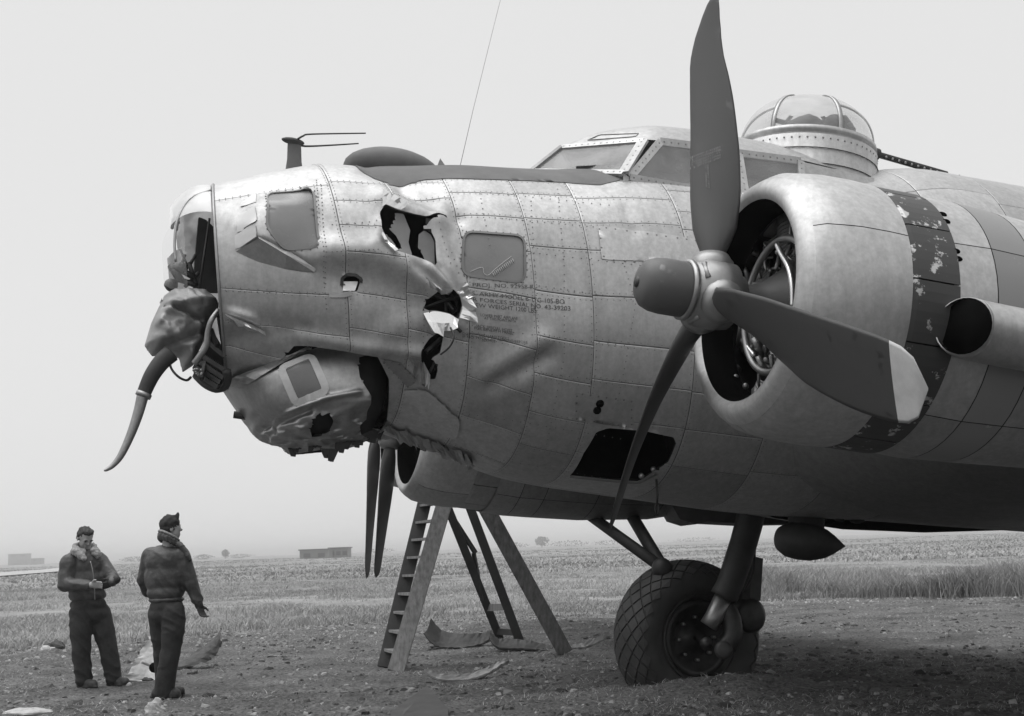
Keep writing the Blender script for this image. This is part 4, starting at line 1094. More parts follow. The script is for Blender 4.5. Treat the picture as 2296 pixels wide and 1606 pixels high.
# ------------------------------------------------------------------ starboard engines
H3 = at_y(878, 957, 13.05)
n3, p3, u3 = axes(R(19))
COW3, O3, AX3 = engine_group(H3, n3, p3, u3, 'cowling of the far inboard engine, half hidden below the nose', full=False)
nacelle(O3, AX3, p3, u3, .745, False)
mk('firewall', *revolve(H3, AX3, p3, u3, [(.5, .7), (.51, .02)], 32), M['black'], COW3)
PROP3 = propeller(H3, n3, p3, u3, R(177), bends=[(.0, -.03, -.30), (0, 0), (0, 0)], dbeta=(10, 0, 0), chord=(.72, .9, .9), label='far inboard propeller, one dark blade hanging below the nose')
H4 = at_y(842, 950, 15.4)
COW4, O4, AX4 = engine_group(H4, n3, p3, u3, 'cowling of the far outboard engine', full=False)
PROP4 = propeller(H4, n3, p3, u3, R(166), bends=[(.0, 0, .06), (0, 0), (0, 0)], dbeta=(10, 0, 0), chord=(.72, .9, .9), label='far outboard propeller, one blade pointing down')

# port outboard engine: out of the frame to the right, it shades the ground
H1 = L(.95, 6.4, .42)
COW1, O1, AX1 = engine_group(H1, n2, p2, u2, 'cowling of the port outboard engine', full=False); nacelle(O1, AX1, p2, u2, .72, False)
# ------------------------------------------------------------------ main undercarriage on the far side
WY = 13.1
wc = at_y(1540, 1430, WY); WR, WW = .73, .27
wn, wp, wu = axes(R(27), 0.0)
GEAR = mk('main_wheel', *revolve(wc, wp, wn, np.array([0, 0, 1.0]), [(-.18, .02), (-.18, .30), (-.2, .36), (.2, .36), (.18, .30), (.14, .26), (.10, .12), (.14, .10), (.14, .02)], 36), M['steel'], BOMBER, label='far side main wheel with diamond tread tyre')
V = []; NT, NC = 84, 30
for i in range(NT):
    a = 2 * math.pi * i / NT; d = math.cos(a) * wn + math.sin(a) * np.array([0, 0, 1.0])
    for k in range(NC):
        t = 2 * math.pi * k / NC; c = math.cos(t); s = math.sin(t)
        r = .54 + .19 * np.sign(c) * abs(c) ** .8; w = WW * np.sign(s) * abs(s) ** .85
        P = wc + d * r + wp * w
        if P[2] < .0: P = P + wp * np.sign(w + 1e-9) * (-P[2]) * .35 + np.array([0, 0, -P[2] * .92])
        V.append(P)
Fc = [(i * NC + k, i * NC + (k + 1) % NC, ((i + 1) % NT) * NC + (k + 1) % NC, ((i + 1) % NT) * NC + k) for i in range(NT) for k in range(NC)]
mk('tyre', V, Fc, M['rubber'], GEAR)
# raised diamond tread blocks
mb = MB(); NB = 26
def tyre_pt(a, t, off):
    d = math.cos(a) * wn + math.sin(a) * np.array([0, 0, 1.0]); c = math.cos(t); s = math.sin(t)
    r = .54 + .19 * np.sign(c) * abs(c) ** .8; w = WW * np.sign(s) * abs(s) ** .85
    P = wc + d * (r + off * c) + wp * (w + off * s)
    if P[2] < 0: P = P + wp * np.sign(w + 1e-9) * (-P[2]) * .35 + np.array([0, 0, -P[2] * .92])
    return P
for i in range(NB * 2):
    for j in range(-4, 5):
        if (i + j) % 2: continue
        a, t = math.pi * i / NB, j * .27; da, dt = math.pi / NB * .95, .27 * .95
        base = [(a - da, t), (a, t - dt), (a + da, t), (a, t + dt)]; k = .86
        top = [(a + (x - a) * k, t + (y - t) * k) for x, y in base]
        V = [tyre_pt(x, y, -.004) for x, y in base] + [tyre_pt(x, y, .014) for x, y in top]
        mb.add(V, [(4, 5, 6, 7), (0, 1, 5, 4), (1, 2, 6, 5), (2, 3, 7, 6), (3, 0, 4, 7)])
mb.build('tread', M['rubber'], GEAR, smooth=False, kind='stuff')
mk('rim', *revolve(wc, wp, wn, np.array([0, 0, 1.0]), [(.19, .36), (.225, .385), (.235, .40), (.225, .415), (.19, .42)], 40), M['steel'], GEAR)
for k in range(8):
    a = 2 * math.pi * k / 8; d = math.cos(a) * wn + math.sin(a) * np.array([0, 0, 1.0]); mk('rim_bolt', *tube([wc + wp * .13 + d * .2, wc + wp * .18 + d * .2], .016, 7), M['hub'], GEAR)
ac_ = wc + wp * .33
OL = mk('landing_gear_leg', *tube(spline([at_y(1690, 1130, WY - .3), at_y(1668, 1215, WY - .32), at_y(1640, 1300, WY - .36), at_y(1622, 1340, WY - .36)], 10), [.135, .135, .132, .13, .13, .128, .125, .125, .13, .13], 16), M['darkpaint'], BOMBER, label='oily main landing gear leg on the far side')
mk('oleo_piston', *tube([at_y(1624, 1335, WY - .36), at_y(1600, 1385, WY - .36), at_y(1588, 1404, WY - .36)], .085, 14), M['hub'], OL)
mk('axle_fork', *tube(spline([at_y(1618, 1345, WY - .3), at_y(1640, 1390, WY - .33), at_y(1640, 1430, WY - .34), at_y(1622, 1452, WY - .35)], 10), .095, 12), M['steel'], OL)
mk('axle_cap', *tube([at_y(1624, 1456, WY - .2), at_y(1622, 1458, WY - .44), at_y(1622, 1458, WY - .455)], [.085, .085, .05], 18), M['case'], OL)
mk('axle_lug', *tube([at_y(1585, 1442, WY - .2), at_y(1583, 1444, WY - .36)], .06, 14), M['steel'], OL)
mk('torque_link', *slab([(0, 0)] * 3, 0, .01) if False else bar(at_y(1690, 1250, WY - .05), at_y(1684, 1345, WY - .1), .10, .16), M['darkpaint'], OL, smooth=False)
mk('torque_link', *bar(at_y(1684, 1345, WY - .1), at_y(1650, 1410, WY - .2), .10, .12), M['darkpaint'], OL, smooth=False)
mk('brake_line', *tube(spline([at_y(1700, 1170, WY - .2), at_y(1692, 1230, WY - .2), at_y(1690, 1280, WY - .2), at_y(1668, 1330, WY - .2)], 14), .014, 6), M['steel'], OL)
mk('brake_drum', *revolve(at_y(1672, 1380, WY - .1), wp, wn, np.array([0, 0, 1.0]), [(0, .16), (.1, .16), (.12, .12), (.12, .01)], 22), M['steel'], OL)
mk('drag_strut', *tube([at_y(1262, 1112, WY + 1.0), at_y(1480, 1270, WY - .25)], .055, 12), M['darkpaint'], OL)
mk('drag_strut', *tube([at_y(1378, 1092, WY + 1.2), at_y(1490, 1280, WY - .25)], .062, 12), M['darkpaint'], OL)
mk('strut_joint', *sphere(at_y(1484, 1274, WY - .25), .10, 12, 8), M['darkpaint'], OL)
# added dark slabs along the undersides of the far nacelle and wing
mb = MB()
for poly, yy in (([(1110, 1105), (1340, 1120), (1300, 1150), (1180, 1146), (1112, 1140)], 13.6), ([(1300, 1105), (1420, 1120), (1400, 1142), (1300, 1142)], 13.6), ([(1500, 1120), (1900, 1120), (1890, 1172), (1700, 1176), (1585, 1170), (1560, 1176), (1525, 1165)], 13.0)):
    V = np.array([at_y(x, y, yy) for x, y in poly]); mk('underside_slab', *thick(V, [tuple(range(len(V)))], 1.2, np.array([0, -1.0, 0])), M['darkpaint'], BOMBER, smooth=False)
# radio compass football under the belly
fb = on_p(1818, 1216, 0)
FB = mk('direction_finder_pod', *revolve(fb, AFT, PORT, UP, [(-.315, .001), (-.31, .045), (-.28, .095), (-.21, .136), (-.12, .150), (-.0, .148), (.12, .118), (.20, .078), (.27, .034), (.315, .006), (.32, .001)], 28), M['darkpaint'], BOMBER)
mk('pod_pylon', *loft([np.array([on_p(1808, y, 0) + AFT * (a * math.cos(t)) + PORT * (b * math.sin(t)) for t in np.linspace(0, 2 * np.pi, 17)[:-1]]) for y, a, b in ((1150, .17, .06), (1178, .165, .055), (1195, .18, .07), (1210, .25, .1))]), M['darkpaint'], FB)
mk('belly_fitting', *tube([on_p(1874, 1163, 0), on_p(1890, 1166, 0)], .02, 8), M['darkpaint'], BOMBER)
mk('belly_fitting', *sphere(on_p(1922, 1162, 0), np.array([.07, .05, .045]), 10, 6), M['darkpaint'], BOMBER)
# ================================================================== GROUND AND FIELD
BORD = np.array([at_z(x, y)[:2] for x, y in ((-900, 1500), (0, 1462), (300, 1442), (500, 1418), (950, 1398), (1300, 1385), (1700, 1350), (2296, 1332), (3200, 1300))])
def border_y(x): return np.interp(x, BORD[:, 0], BORD[:, 1])
def vnoise(X, Y, s, seed=0, o=3):
    """cheap lattice value noise, vectorised"""
    r = np.zeros(np.broadcast(X, Y).shape); amp = 1.0; tot = 0
    for k in range(o):
        fx, fy = X * s * 2 ** k + 37.1 * (k + seed), Y * s * 2 ** k + 11.7 * (k + seed)
        ix, iy = np.floor(fx).astype(np.int64), np.floor(fy).astype(np.int64); u, v = fx - ix, fy - iy
        u, v = u * u * (3 - 2 * u), v * v * (3 - 2 * v)
        def h(a, b):
            n = (a * 374761393 + b * 668265263 + seed * 1442695 + k * 97531) & 0x7fffffff
            n = ((n ^ (n >> 13)) * 1274126177) & 0x7fffffff; return ((n ^ (n >> 16)) & 0xffff) / 65535.0
        r += amp * ((h(ix, iy) * (1 - u) + h(ix + 1, iy) * u) * (1 - v) + (h(ix, iy + 1) * (1 - u) + h(ix + 1, iy + 1) * u) * v); tot += amp; amp *= .5
    return r / tot
def gz(X, Y):
    X, Y = np.asarray(X, float), np.asarray(Y, float)
    near_ = np.clip((40 - Y) / 15, 0, 1)
    z = .05 * (vnoise(X, Y, .9, 1) - .5) + .055 * (vnoise(X, Y, 4.0, 2) - .5) * near_ + .022 * (vnoise(X, Y, 16.0, 5, 2) - .5) * near_
    z = z - .05 * near_ * (np.exp(-((Y - 12.9 - .10 * X) / .16) ** 2) + np.exp(-((Y - 14.1 - .10 * X) / .16) ** 2)) * (X < .6)      # wheel ruts
    z = z + np.clip((Y - 40) / 120, 0, 1) * .5 * (vnoise(X, Y, .03, 3) - .55)
    for mx, my, mr, mh in MOUNDS: z = z + mh * np.exp(-(((X - mx) / mr[0]) ** 2 + ((Y - my) / mr[1]) ** 2))
    return z
_m = at_z(1610, 1552); MOUNDS = [(_m[0], _m[1], (1.1, .45), .14)]
_m = at_z(120, 1470); MOUNDS.append((_m[0], _m[1], (.35, .3), .10))
_m = at_y(1240, 1300, 53); MOUNDS.append((_m[0], 53, (.9, 1.2), .55))
def geo(a, b, n): return a * (b / a) ** (np.arange(1, n + 1) / n)
xs = np.concatenate([-geo(9, 5000, 34)[::-1], np.arange(-9, 14.01, .07), geo(14, 5000, 32)])
ys = np.concatenate([-geo(3, 3000, 16)[::-1], np.arange(-2, 9, .8), np.arange(9.3, 30, .07), geo(30, 6000, 60)])
X, Y = np.meshgrid(xs, ys, indexing='ij')
Qg, Fg = gridq(xs, ys); Zg = gz(Qg[:, 0], Qg[:, 1])
Vg = np.column_stack([Qg, Zg])
def fastmesh(name, V, Fc, mat, smooth=False, attr=None, **k):
    me = bpy.data.meshes.new(name); n, m = Fc.shape
    me.vertices.add(len(V)); me.vertices.foreach_set('co', np.ascontiguousarray(V, np.float32).ravel())
    me.loops.add(n * m); me.loops.foreach_set('vertex_index', np.ascontiguousarray(Fc, np.int32).ravel())
    me.polygons.add(n); me.polygons.foreach_set('loop_start', np.arange(0, n * m, m, dtype=np.int32))
    me.polygons.foreach_set('use_smooth', np.full(n, smooth))
    me.update(calc_edges=True)
    if attr is not None:
        for nm, a in attr.items():
            at = me.attributes.new(nm, 'FLOAT', 'POINT'); at.data.foreach_set('value', np.ascontiguousarray(a, np.float32))
    me.materials.append(mat); o = bpy.data.objects.new(name, me); COL.objects.link(o); WLOC[o.name] = np.zeros(3)
    return setp(o, **k)
def edge_noise(X, Y): return (vnoise(X, Y, .5, 7) - .5) * 3.0 + (vnoise(X, Y, 2.5, 8) - .5) * 1.6
gr = np.clip((Vg[:, 1] - border_y(Vg[:, 0]) + edge_noise(Vg[:, 0], Vg[:, 1])) / 1.2 + .5, 0, 1)
# ground material: trampled soil and grit, turning to turf where the field starts
def ground_mat():
    m = bpy.data.materials.new('ground_soil_and_turf'); m.use_nodes = True
    n = m.node_tree.nodes; l = m.node_tree.links; b = n['Principled BSDF']
    b.inputs['Roughness'].default_value = .95; b.inputs['Specular IOR Level'].default_value = .15
    g = n.new('ShaderNodeNewGeometry')
    def noise(s, d=6, r=.6, sc=None):
        z = n.new('ShaderNodeTexNoise'); z.inputs['Scale'].default_value = s; z.inputs['Detail'].default_value = d; z.inputs['Roughness'].default_value = r
        src = g.outputs['Position']
        if sc:
            mp = n.new('ShaderNodeMapping'); mp.inputs['Scale'].default_value = sc; l.new(src, mp.inputs[0]); src = mp.outputs[0]
        l.new(src, z.inputs[0]); return z.outputs[0]
    def rng_(src, a, b_, c, d):
        r = n.new('ShaderNodeMapRange'); r.inputs[1].default_value = a; r.inputs[2].default_value = b_; r.inputs[3].default_value = c; r.inputs[4].default_value = d
        l.new(src, r.inputs[0]); return r.outputs[0]
    def mul(a, b_):
        x = n.new('ShaderNodeMath'); x.operation = 'MULTIPLY'; l.new(a, x.inputs[0]); l.new(b_, x.inputs[1]); return x.outputs[0]
    soil = mul(rng_(noise(1.1, 6), .3, .7, .075, .175), rng_(noise(26, 8, .7), .3, .72, .22, 2.0))
    turf = mul(mul(rng_(noise(.045, 5, .6, (.25, 1, 1)), .35, .68, .20, .36), rng_(noise(.4, 5), .3, .7, .75, 1.2)), rng_(noise(9, 6, .7), .3, .7, .7, 1.25))
    at = n.new('ShaderNodeAttribute'); at.attribute_name = 'turf'
    mx = n.new('ShaderNodeMix'); mx.data_type = 'FLOAT'
    l.new(at.outputs['Fac'], mx.inputs[0]); l.new(soil, mx.inputs[2]); l.new(turf, mx.inputs[3])
    l.new(mx.outputs[0], b.inputs['Base Color'])
    bp = n.new('ShaderNodeBump'); bp.inputs['Distance'].default_value = .05; bp.inputs['Strength'].default_value = .9
    l.new(noise(22, 8, .7), bp.inputs['Height']); l.new(bp.outputs[0], b.inputs['Normal'])
    return m
fastmesh('ground', Vg, Fg, ground_mat(), True, {'turf': gr}, kind='structure')
# a pale strip of runway far off on the left
V = np.array([at_z(-900, 1318 - 900 * HSL * 0), at_z(-900, 1300), at_z(330, 1268.5), at_z(290, 1277)]); V[:, 2] = .35
M['runway'] = material('pale_concrete', .40, .9, 0, var=.1, scale=.05)
P = [(-170, 150), (-62, 262), (-47, 262), (-60, 150)]
V = np.array([at_z(-200, 1300), at_z(210, 1271), at_z(190, 1279), at_z(-260, 1316)])
n_ = 24; VV = []
for i in range(n_ + 1):
    f = i / n_; a = V[0] * (1 - f) + V[1] * f; b = V[3] * (1 - f) + V[2] * f
    for q in (a, b): VV.append((q[0], q[1], float(gz(q[0], q[1])) + .12))
VV = np.array(VV); VV[:, 2] = np.maximum(VV[:, 2], VV[:, 2].max() * .6)
mk('runway', VV, [(2 * i, 2 * i + 1, 2 * i + 3, 2 * i + 2) for i in range(n_)], M['runway'], origin=(0, 0, 0), kind='structure')

# ------------------------------------------------------------------ grass
def grass_mat(name, lo, hi):
    m = bpy.data.materials.new(name); m.use_nodes = True
    n = m.node_tree.nodes; l = m.node_tree.links; b = n['Principled BSDF']; b.inputs['Roughness'].default_value = .8; b.inputs['Specular IOR Level'].default_value = .2
    at = n.new('ShaderNodeAttribute'); at.attribute_name = 'tone'
    r = n.new('ShaderNodeMapRange'); r.inputs[3].default_value = lo; r.inputs[4].default_value = hi; l.new(at.outputs['Fac'], r.inputs[0]); l.new(r.outputs[0], b.inputs['Base Color'])
    return m
def blades(name, X, Y, H, Wd, tone, mat, lean=.35, per=3, **k):
    n = len(X); X = np.repeat(X, per); Y = np.repeat(Y, per); H = np.repeat(H, per) * rng.uniform(.5, 1.15, n * per); Wd = np.repeat(Wd, per); tone = np.repeat(tone, per) + rng.normal(0, .07, n * per)
    X = X + rng.normal(0, .05, len(X)) * (1 + Wd * 20); Y = Y + rng.normal(0, .05, len(X)) * (1 + Wd * 20); Z = gz(X, Y) - .015
    a = rng.uniform(0, 2 * np.pi, len(X)); d = np.column_stack([np.cos(a), np.sin(a), np.zeros(len(X))]) * Wd[:, None] / 2
    B = np.column_stack([X, Y, Z]); ln = rng.normal(0, lean, (len(X), 2)) * H[:, None] + np.array([.10, 0]) * H[:, None]
    Mi = B + np.column_stack([ln * .35, H * .6]); T = B + np.column_stack([ln, H])
    V = np.stack([B - d, B + d, Mi + d * .7, Mi - d * .7, T], 1).reshape(-1, 3); i = np.arange(len(X))[:, None] * 5
    Fc = np.concatenate([i + np.array([0, 1, 2]), i + np.array([0, 2, 3]), i + np.array([3, 2, 4])])
    return fastmesh(name, V, Fc, mat, False, {'tone': np.repeat(np.clip(tone, 0, 1), 5)}, **k)
def scatter(n, y0, y1, spread, pw=1.0):
    Y = y0 * (y1 / y0) ** (rng.uniform(0, 1, n) ** pw); X = (rng.uniform(-.5, .5, n) * spread + .0) * Y; return X, Y
MG = grass_mat('dry_grass', .17, .50)
X, Y = scatter(120000, 17, 75, .95, 1.0)
den = (Y - border_y(X) + edge_noise(X, Y)); kp = (den > rng.uniform(-.6, 1.4, len(X))) & (vnoise(X, Y, .45, 11) + rng.uniform(-.15, .15, len(X)) > .42)
X, Y = X[kp], Y[kp]
tall = np.clip((vnoise(X, Y, .18, 12) - .42) * 4, 0, 1); right = np.clip((X - 2.0) / 5, 0, 1) * np.clip(1 - (Y - border_y(X)) / 10, 0, 1)
H = .05 + .11 * tall + .34 * right * (.4 + .6 * tall); tone = .10 + .85 * vnoise(X, Y, .16, 13) + .15 * tall - .28 * np.clip((1.6 - (Y - border_y(X))) / 1.6, 0, 1)
blades('field_grass', X, Y, H, .010 + Y * .00028, tone, MG, .62, 4, kind='stuff', label='dry rough grass covering the airfield', cat='grass')
X, Y = scatter(42000, 70, 420, .95, 1.2); kp = vnoise(X, Y, .06, 14) + rng.uniform(-.2, .2, len(X)) > .50; X, Y = X[kp], Y[kp]
blades('far_grass', X, Y, .10 + .16 * vnoise(X, Y, .02, 15), .03 + Y * .0009, .15 + .7 * vnoise(X, Y * 2.5, .02, 16), MG, .8, 3, kind='stuff', label='distant pale grass running to the hazy horizon', cat='grass')
# rank dark weeds on the right
MWd = grass_mat('rank_weeds', .06, .42)
cx = []; cy = []
for _ in range(150):
    px_ = rng.uniform(1880, 2420) if rng.uniform() < .75 else rng.uniform(1650, 1900); q = at_z(px_, 1336 + rng.uniform(-32, 4))
    m_ = int(rng.integers(15, 90)); cx.append(q[0] + rng.normal(0, rng.uniform(.1, .35), m_)); cy.append(q[1] + rng.normal(0, .35, m_))
X, Y = np.concatenate(cx), np.concatenate(cy)
blades('tall_weeds', X, Y, .15 + .75 * vnoise(X, Y, .5, 17) ** 1.3, np.full(len(X), .014), -.15 + 1.15 * vnoise(X, Y, .45, 18), MWd, .45, 3, kind='stuff', label='tall dark weeds at the edge of the field on the right', cat='weeds')
# scattered tufts and straw on the bare soil
X, Y = scatter(16000, 10.5, 30, .9); kp = (vnoise(X, Y, .8, 21) > .47) & (Y < border_y(X) + 1); X, Y = X[kp], Y[kp]
blades('trampled_straw', X, Y, rng.uniform(.02, .06, len(X)), np.full(len(X), .008), rng.uniform(.2, .9, len(X)), MG, 1.6, 3, kind='stuff', label='trampled straw and weeds on the bare soil', cat='straw')

# ------------------------------------------------------------------ gravel and stones
MS = grass_mat('stones', .07, .42)
n = 40000; Y = 10.3 * (30 / 10.3) ** rng.uniform(0, 1, n); X = rng.uniform(-.5, .5, n) * .9 * Y
bd = border_y(X) - Y; kp = (bd > -1.2) & (rng.uniform(0, 1, n) < .22 + .78 * np.exp(-((bd - 1.0) / 2.2) ** 2)) & (vnoise(X, Y, .7, 23) + rng.uniform(-.2, .2, n) > .38); X, Y = X[kp], Y[kp]; n = len(X)
S = .008 + .026 * rng.uniform(0, 1, n) ** 4
cube = np.array([(-1, -1, -.3), (1, -1, -.3), (1, 1, -.3), (-1, 1, -.3), (-.7, -.6, .7), (.6, -.7, .6), (.7, .6, .8), (-.6, .7, .6)], float)
ang = rng.uniform(0, 6.28, n); ca, sa = np.cos(ang), np.sin(ang)
Vs = cube[None] * rng.uniform(.6, 1.4, (n, 8, 3)) * S[:, None, None]
Vx = Vs[:, :, 0] * ca[:, None] - Vs[:, :, 1] * sa[:, None] + X[:, None]; Vy = Vs[:, :, 0] * sa[:, None] + Vs[:, :, 1] * ca[:, None] + Y[:, None]; Vz = Vs[:, :, 2] + gz(X, Y)[:, None]
V = np.stack([Vx, Vy, Vz], -1).reshape(-1, 3); f6 = np.array([(4, 5, 6, 7), (0, 1, 5, 4), (1, 2, 6, 5), (2, 3, 7, 6), (3, 0, 4, 7)])
Fc = (np.arange(n)[:, None, None] * 8 + f6[None]).reshape(-1, 4)
fastmesh('gravel', V, Fc, MS, False, {'tone': np.repeat(np.clip(rng.uniform(0, 1, n) ** 2.0 + .3 * np.exp(-((border_y(X) - Y - 1.0) / 2.0) ** 2), 0, 1), 8)}, kind='stuff', label='loose gravel and clods on the soil', cat='gravel')
n = 5200; Y = 10.3 * (28 / 10.3) ** rng.uniform(0, 1, n); X = rng.uniform(-.5, .5, n) * .9 * Y
kp = (border_y(X) - Y > -.8) & (vnoise(X, Y, .9, 31) + rng.uniform(-.12, .12, n) > .50); X, Y = X[kp], Y[kp]; n = len(X)
S = .012 + .045 * rng.uniform(0, 1, n) ** 3; ang = rng.uniform(0, 6.28, n); ca, sa = np.cos(ang), np.sin(ang)
Vs = cube[None] * rng.uniform(.5, 1.5, (n, 8, 3)) * S[:, None, None] * np.array([1, 1, .7])
V = np.stack([Vs[:, :, 0] * ca[:, None] - Vs[:, :, 1] * sa[:, None] + X[:, None], Vs[:, :, 0] * sa[:, None] + Vs[:, :, 1] * ca[:, None] + Y[:, None], Vs[:, :, 2] + gz(X, Y)[:, None]], -1).reshape(-1, 3)
fastmesh('clods', V, (np.arange(n)[:, None, None] * 8 + f6[None]).reshape(-1, 4), grass_mat('soil_clods', .04, .20), False, {'tone': np.repeat(rng.uniform(0, 1, n), 8)}, kind='stuff', label='dark clods of trampled earth on the soil', cat='clods')
M['rock'] = material('pale_rock', .42, .9, 0, var=.25, scale=14, bump=.004, bscale=30)
M['clod'] = material('dark_clod', .07, .95, 0, var=.4, scale=14, bump=.006, bscale=30)
def rock(px, py, r, mat, label, cat='stone', sq=.6, name='stone', lump=5, seed=0):
    q = at_z(px, py); z = float(gz(q[0], q[1])); c = np.array([q[0], q[1], z + r * sq * .35])
    V, Fc = sphere(c, np.array([r, r * .8, r * sq]), 18, 12)
    V = V + (V - c) * (np.array([mnoise.fractal(Vector((v - c) / r) * 1.3 + Vector((seed * 7, 0, 0)), 1, 2, 3) for v in V])[:, None] * .45)
    mk(name, V, Fc, mat, smooth=False, label=label, cat=cat)
rock(348, 1600, .085, M['rock'], 'pale pointed stone on the soil near the right hand man', sq=1.0, seed=1)
rock(122, 1462, .17, M['clod'], 'earth clod with grass beside the left man', 'earth clod', .8, 'earth_clod', seed=2)
rock(108, 1466, .14, M['rock'], 'light rough lump beside the earth clod on the grass edge', 'stone', .6, seed=3)
rock(468, 1558, .06, M['clod'], 'small dark clod to the right of the standing man in a cap', 'earth clod', .6, 'earth_clod', seed=4)
rock(330, 1530, .06, M['clod'], 'small dark clod between the two men', 'earth clod', .5, 'earth_clod', seed=5)
rock(60, 1598, .22, M['rock'], 'flat pale stone at the bottom edge below the left man', 'stone', .18, seed=6)
rock(1725, 1508, .05, M['rock'], 'small stone on the soil before the wheel', 'stone', .6, seed=7)

# ------------------------------------------------------------------ far buildings, hedges, trees
M['shed'] = material('far_brick', .16, .9, 0, var=.2, scale=.5); M['roof'] = material('far_roof', .10, .9)
M['leaf'] = material('winter_leaf', .09, .9, 0, var=.4, scale=.3); M['bark'] = material('bark', .08, .9)
def box(x0, x1, y0, y1, z0, z1):
    V = np.array([(x, y, z) for z in (z0, z1) for x, y in ((x0, y0), (x1, y0), (x1, y1), (x0, y1))]); return V, [(0, 1, 5, 4), (1, 2, 6, 5), (2, 3, 7, 6), (3, 0, 4, 7), (4, 5, 6, 7), (3, 2, 1, 0)]
def building(px0, px1, ytop, ybot, Y, name, label, cat, wins=3, roof='flat'):
    a, b = at_y(px0, ybot, Y), at_y(px1, ybot, Y); t = at_y((px0 + px1) / 2, ytop, Y)[2]; z0 = -1.2
    root = empty(name, ((a[0] + b[0]) / 2, Y, 0), label=label, cat=cat)
    mk('wall', *box(a[0], b[0], Y, Y + 7, z0, t), M['shed'], root, smooth=False)
    w = b[0] - a[0]
    mk('roof', *box(a[0] - .3, b[0] + .3, Y - .3, Y + 7.3, t + .01, t + .30), M['roof'], root, smooth=False)
    for i in range(wins):
        x = a[0] + w * (i + .5) / wins; mk('window', *box(x - w * .12, x + w * .12, Y - .05, Y + .1, t - 1.7, t - .7), M['darkpaint'], root, smooth=False)
    return root
building(672, 737, 1234, 1252, 330, 'brick_shed', 'low dark shed with square end on the far field, left block', 'shed', 2)
building(738, 780, 1230, 1246, 338, 'long_shed', 'paler low shed adjoining the dark one on the far field', 'shed', 3)
building(18, 62, 1243, 1268, 1000, 'far_hut', 'faint hut at the left edge on the horizon', 'hut', 2)
building(64, 92, 1253, 1267, 1010, 'far_hut', 'smaller faint hut beside the one at the left edge', 'hut', 1)
def leafy(name, px, base, w, h, Y, label, cat, trunk=True, seed=0, n=260):
    r = np.random.default_rng(seed); c = at_y(px, base, Y); sc = Y / FOC; W_, H_ = w * sc, h * sc
    root = empty(name, (c[0], Y, 0), label=label, cat=cat)
    z0 = -1.0
    if trunk:
        mb = MB(); mb.add(*tube([(c[0], Y, z0), (c[0], Y, H_ * .5), (c[0] + .1, Y, H_ * .8)], [.25, .18, .08], 7))
        for k in range(4):
            a = k * 1.7; mb.add(*tube([(c[0], Y, H_ * .35), (c[0] + math.cos(a) * W_ * .3, Y + math.sin(a) * W_ * .3, H_ * .7)], [.09, .03], 5))
        mb.build('trunk', M['bark'], root)
    P = []; Fc = []
    for i in range(n):
        u = r.normal(0, 1, 3); u /= np.linalg.norm(u); u *= r.uniform(.3, 1) ** .4
        q = np.array([c[0] + u[0] * W_ / 2 * (1 + .3 * math.sin(i)), Y + u[1] * W_ / 2, (H_ * (.6 if trunk else .45)) + u[2] * H_ * (.4 if trunk else .5)]); s = .10 * H_ * r.uniform(.5, 1.3) + .1
        d1 = r.normal(0, 1, 3); d1 /= np.linalg.norm(d1); d2 = np.cross(d1, r.normal(0, 1, 3)); d2 /= np.linalg.norm(d2)
        k = len(P); P += [q + d1 * s, q + d2 * s * .7, q - d1 * s, q - d2 * s * .7]; Fc.append((k, k + 1, k + 2, k + 3))
    mk('crown' if trunk else 'foliage', P, Fc, M['leaf'], root, smooth=False)
for i, (px, base, w, h, Y, tr, lb) in enumerate((
        (300, 1252, 60, 12, 420, 0, 'low faint scrub on the horizon just right of the man in the sheepskin collar'), (345, 1250, 70, 14, 430, 0, 'rounded faint scrub on the horizon behind the man in a cap'),
        (455, 1249, 40, 12, 420, 0, 'small scrub on the horizon right of the man in a cap'), (505, 1247, 14, 20, 410, 1, 'lone thin tree on the horizon between the men and the shed'),
        (535, 1247, 60, 10, 440, 0, 'long low scrub on the horizon left of the shed'), (850, 1233, 70, 12, 470, 0, 'low scrub on the horizon beyond the hanging propeller blades'),
        (1150, 1221, 60, 14, 470, 0, 'low hedge on the horizon right of the ladder'), (1215, 1219, 28, 24, 430, 1, 'round bushy tree on the horizon right of the ladder'), (1275, 1217, 90, 14, 480, 0, 'long dark hedge on the horizon left of the struts'),
        (1370, 1214, 80, 12, 500, 0, 'faint hedge on the horizon behind the slanting struts'), (1560, 1208, 100, 11, 520, 0, 'faint hedge on the horizon above the tyre'))):
    leafy('far_tree' if tr else 'far_shrub', px, base - 2, w, h, Y * 1.8, lb, 'tree' if tr else 'shrub', bool(tr), i)
# ------------------------------------------------------------------ haze over the field
hm = bpy.data.materials.new('haze_air'); hm.use_nodes = True; hm.node_tree.nodes.clear()
pv = hm.node_tree.nodes.new('ShaderNodeVolumePrincipled'); om = hm.node_tree.nodes.new('ShaderNodeOutputMaterial')
pv.inputs['Color'].default_value = (.95, .95, .95, 1); pv.inputs['Anisotropy'].default_value = .8; pv.inputs['Density'].default_value = HAZE if 'HAZE' in globals() else .0010
hm.node_tree.links.new(pv.outputs[0], om.inputs['Volume'])
V, Fc = box(-5200, 5200, -3200, 6200, -2.5, 13.0)
mk('haze', V, Fc, hm, smooth=False, origin=(0, 0, 0), kind='stuff')
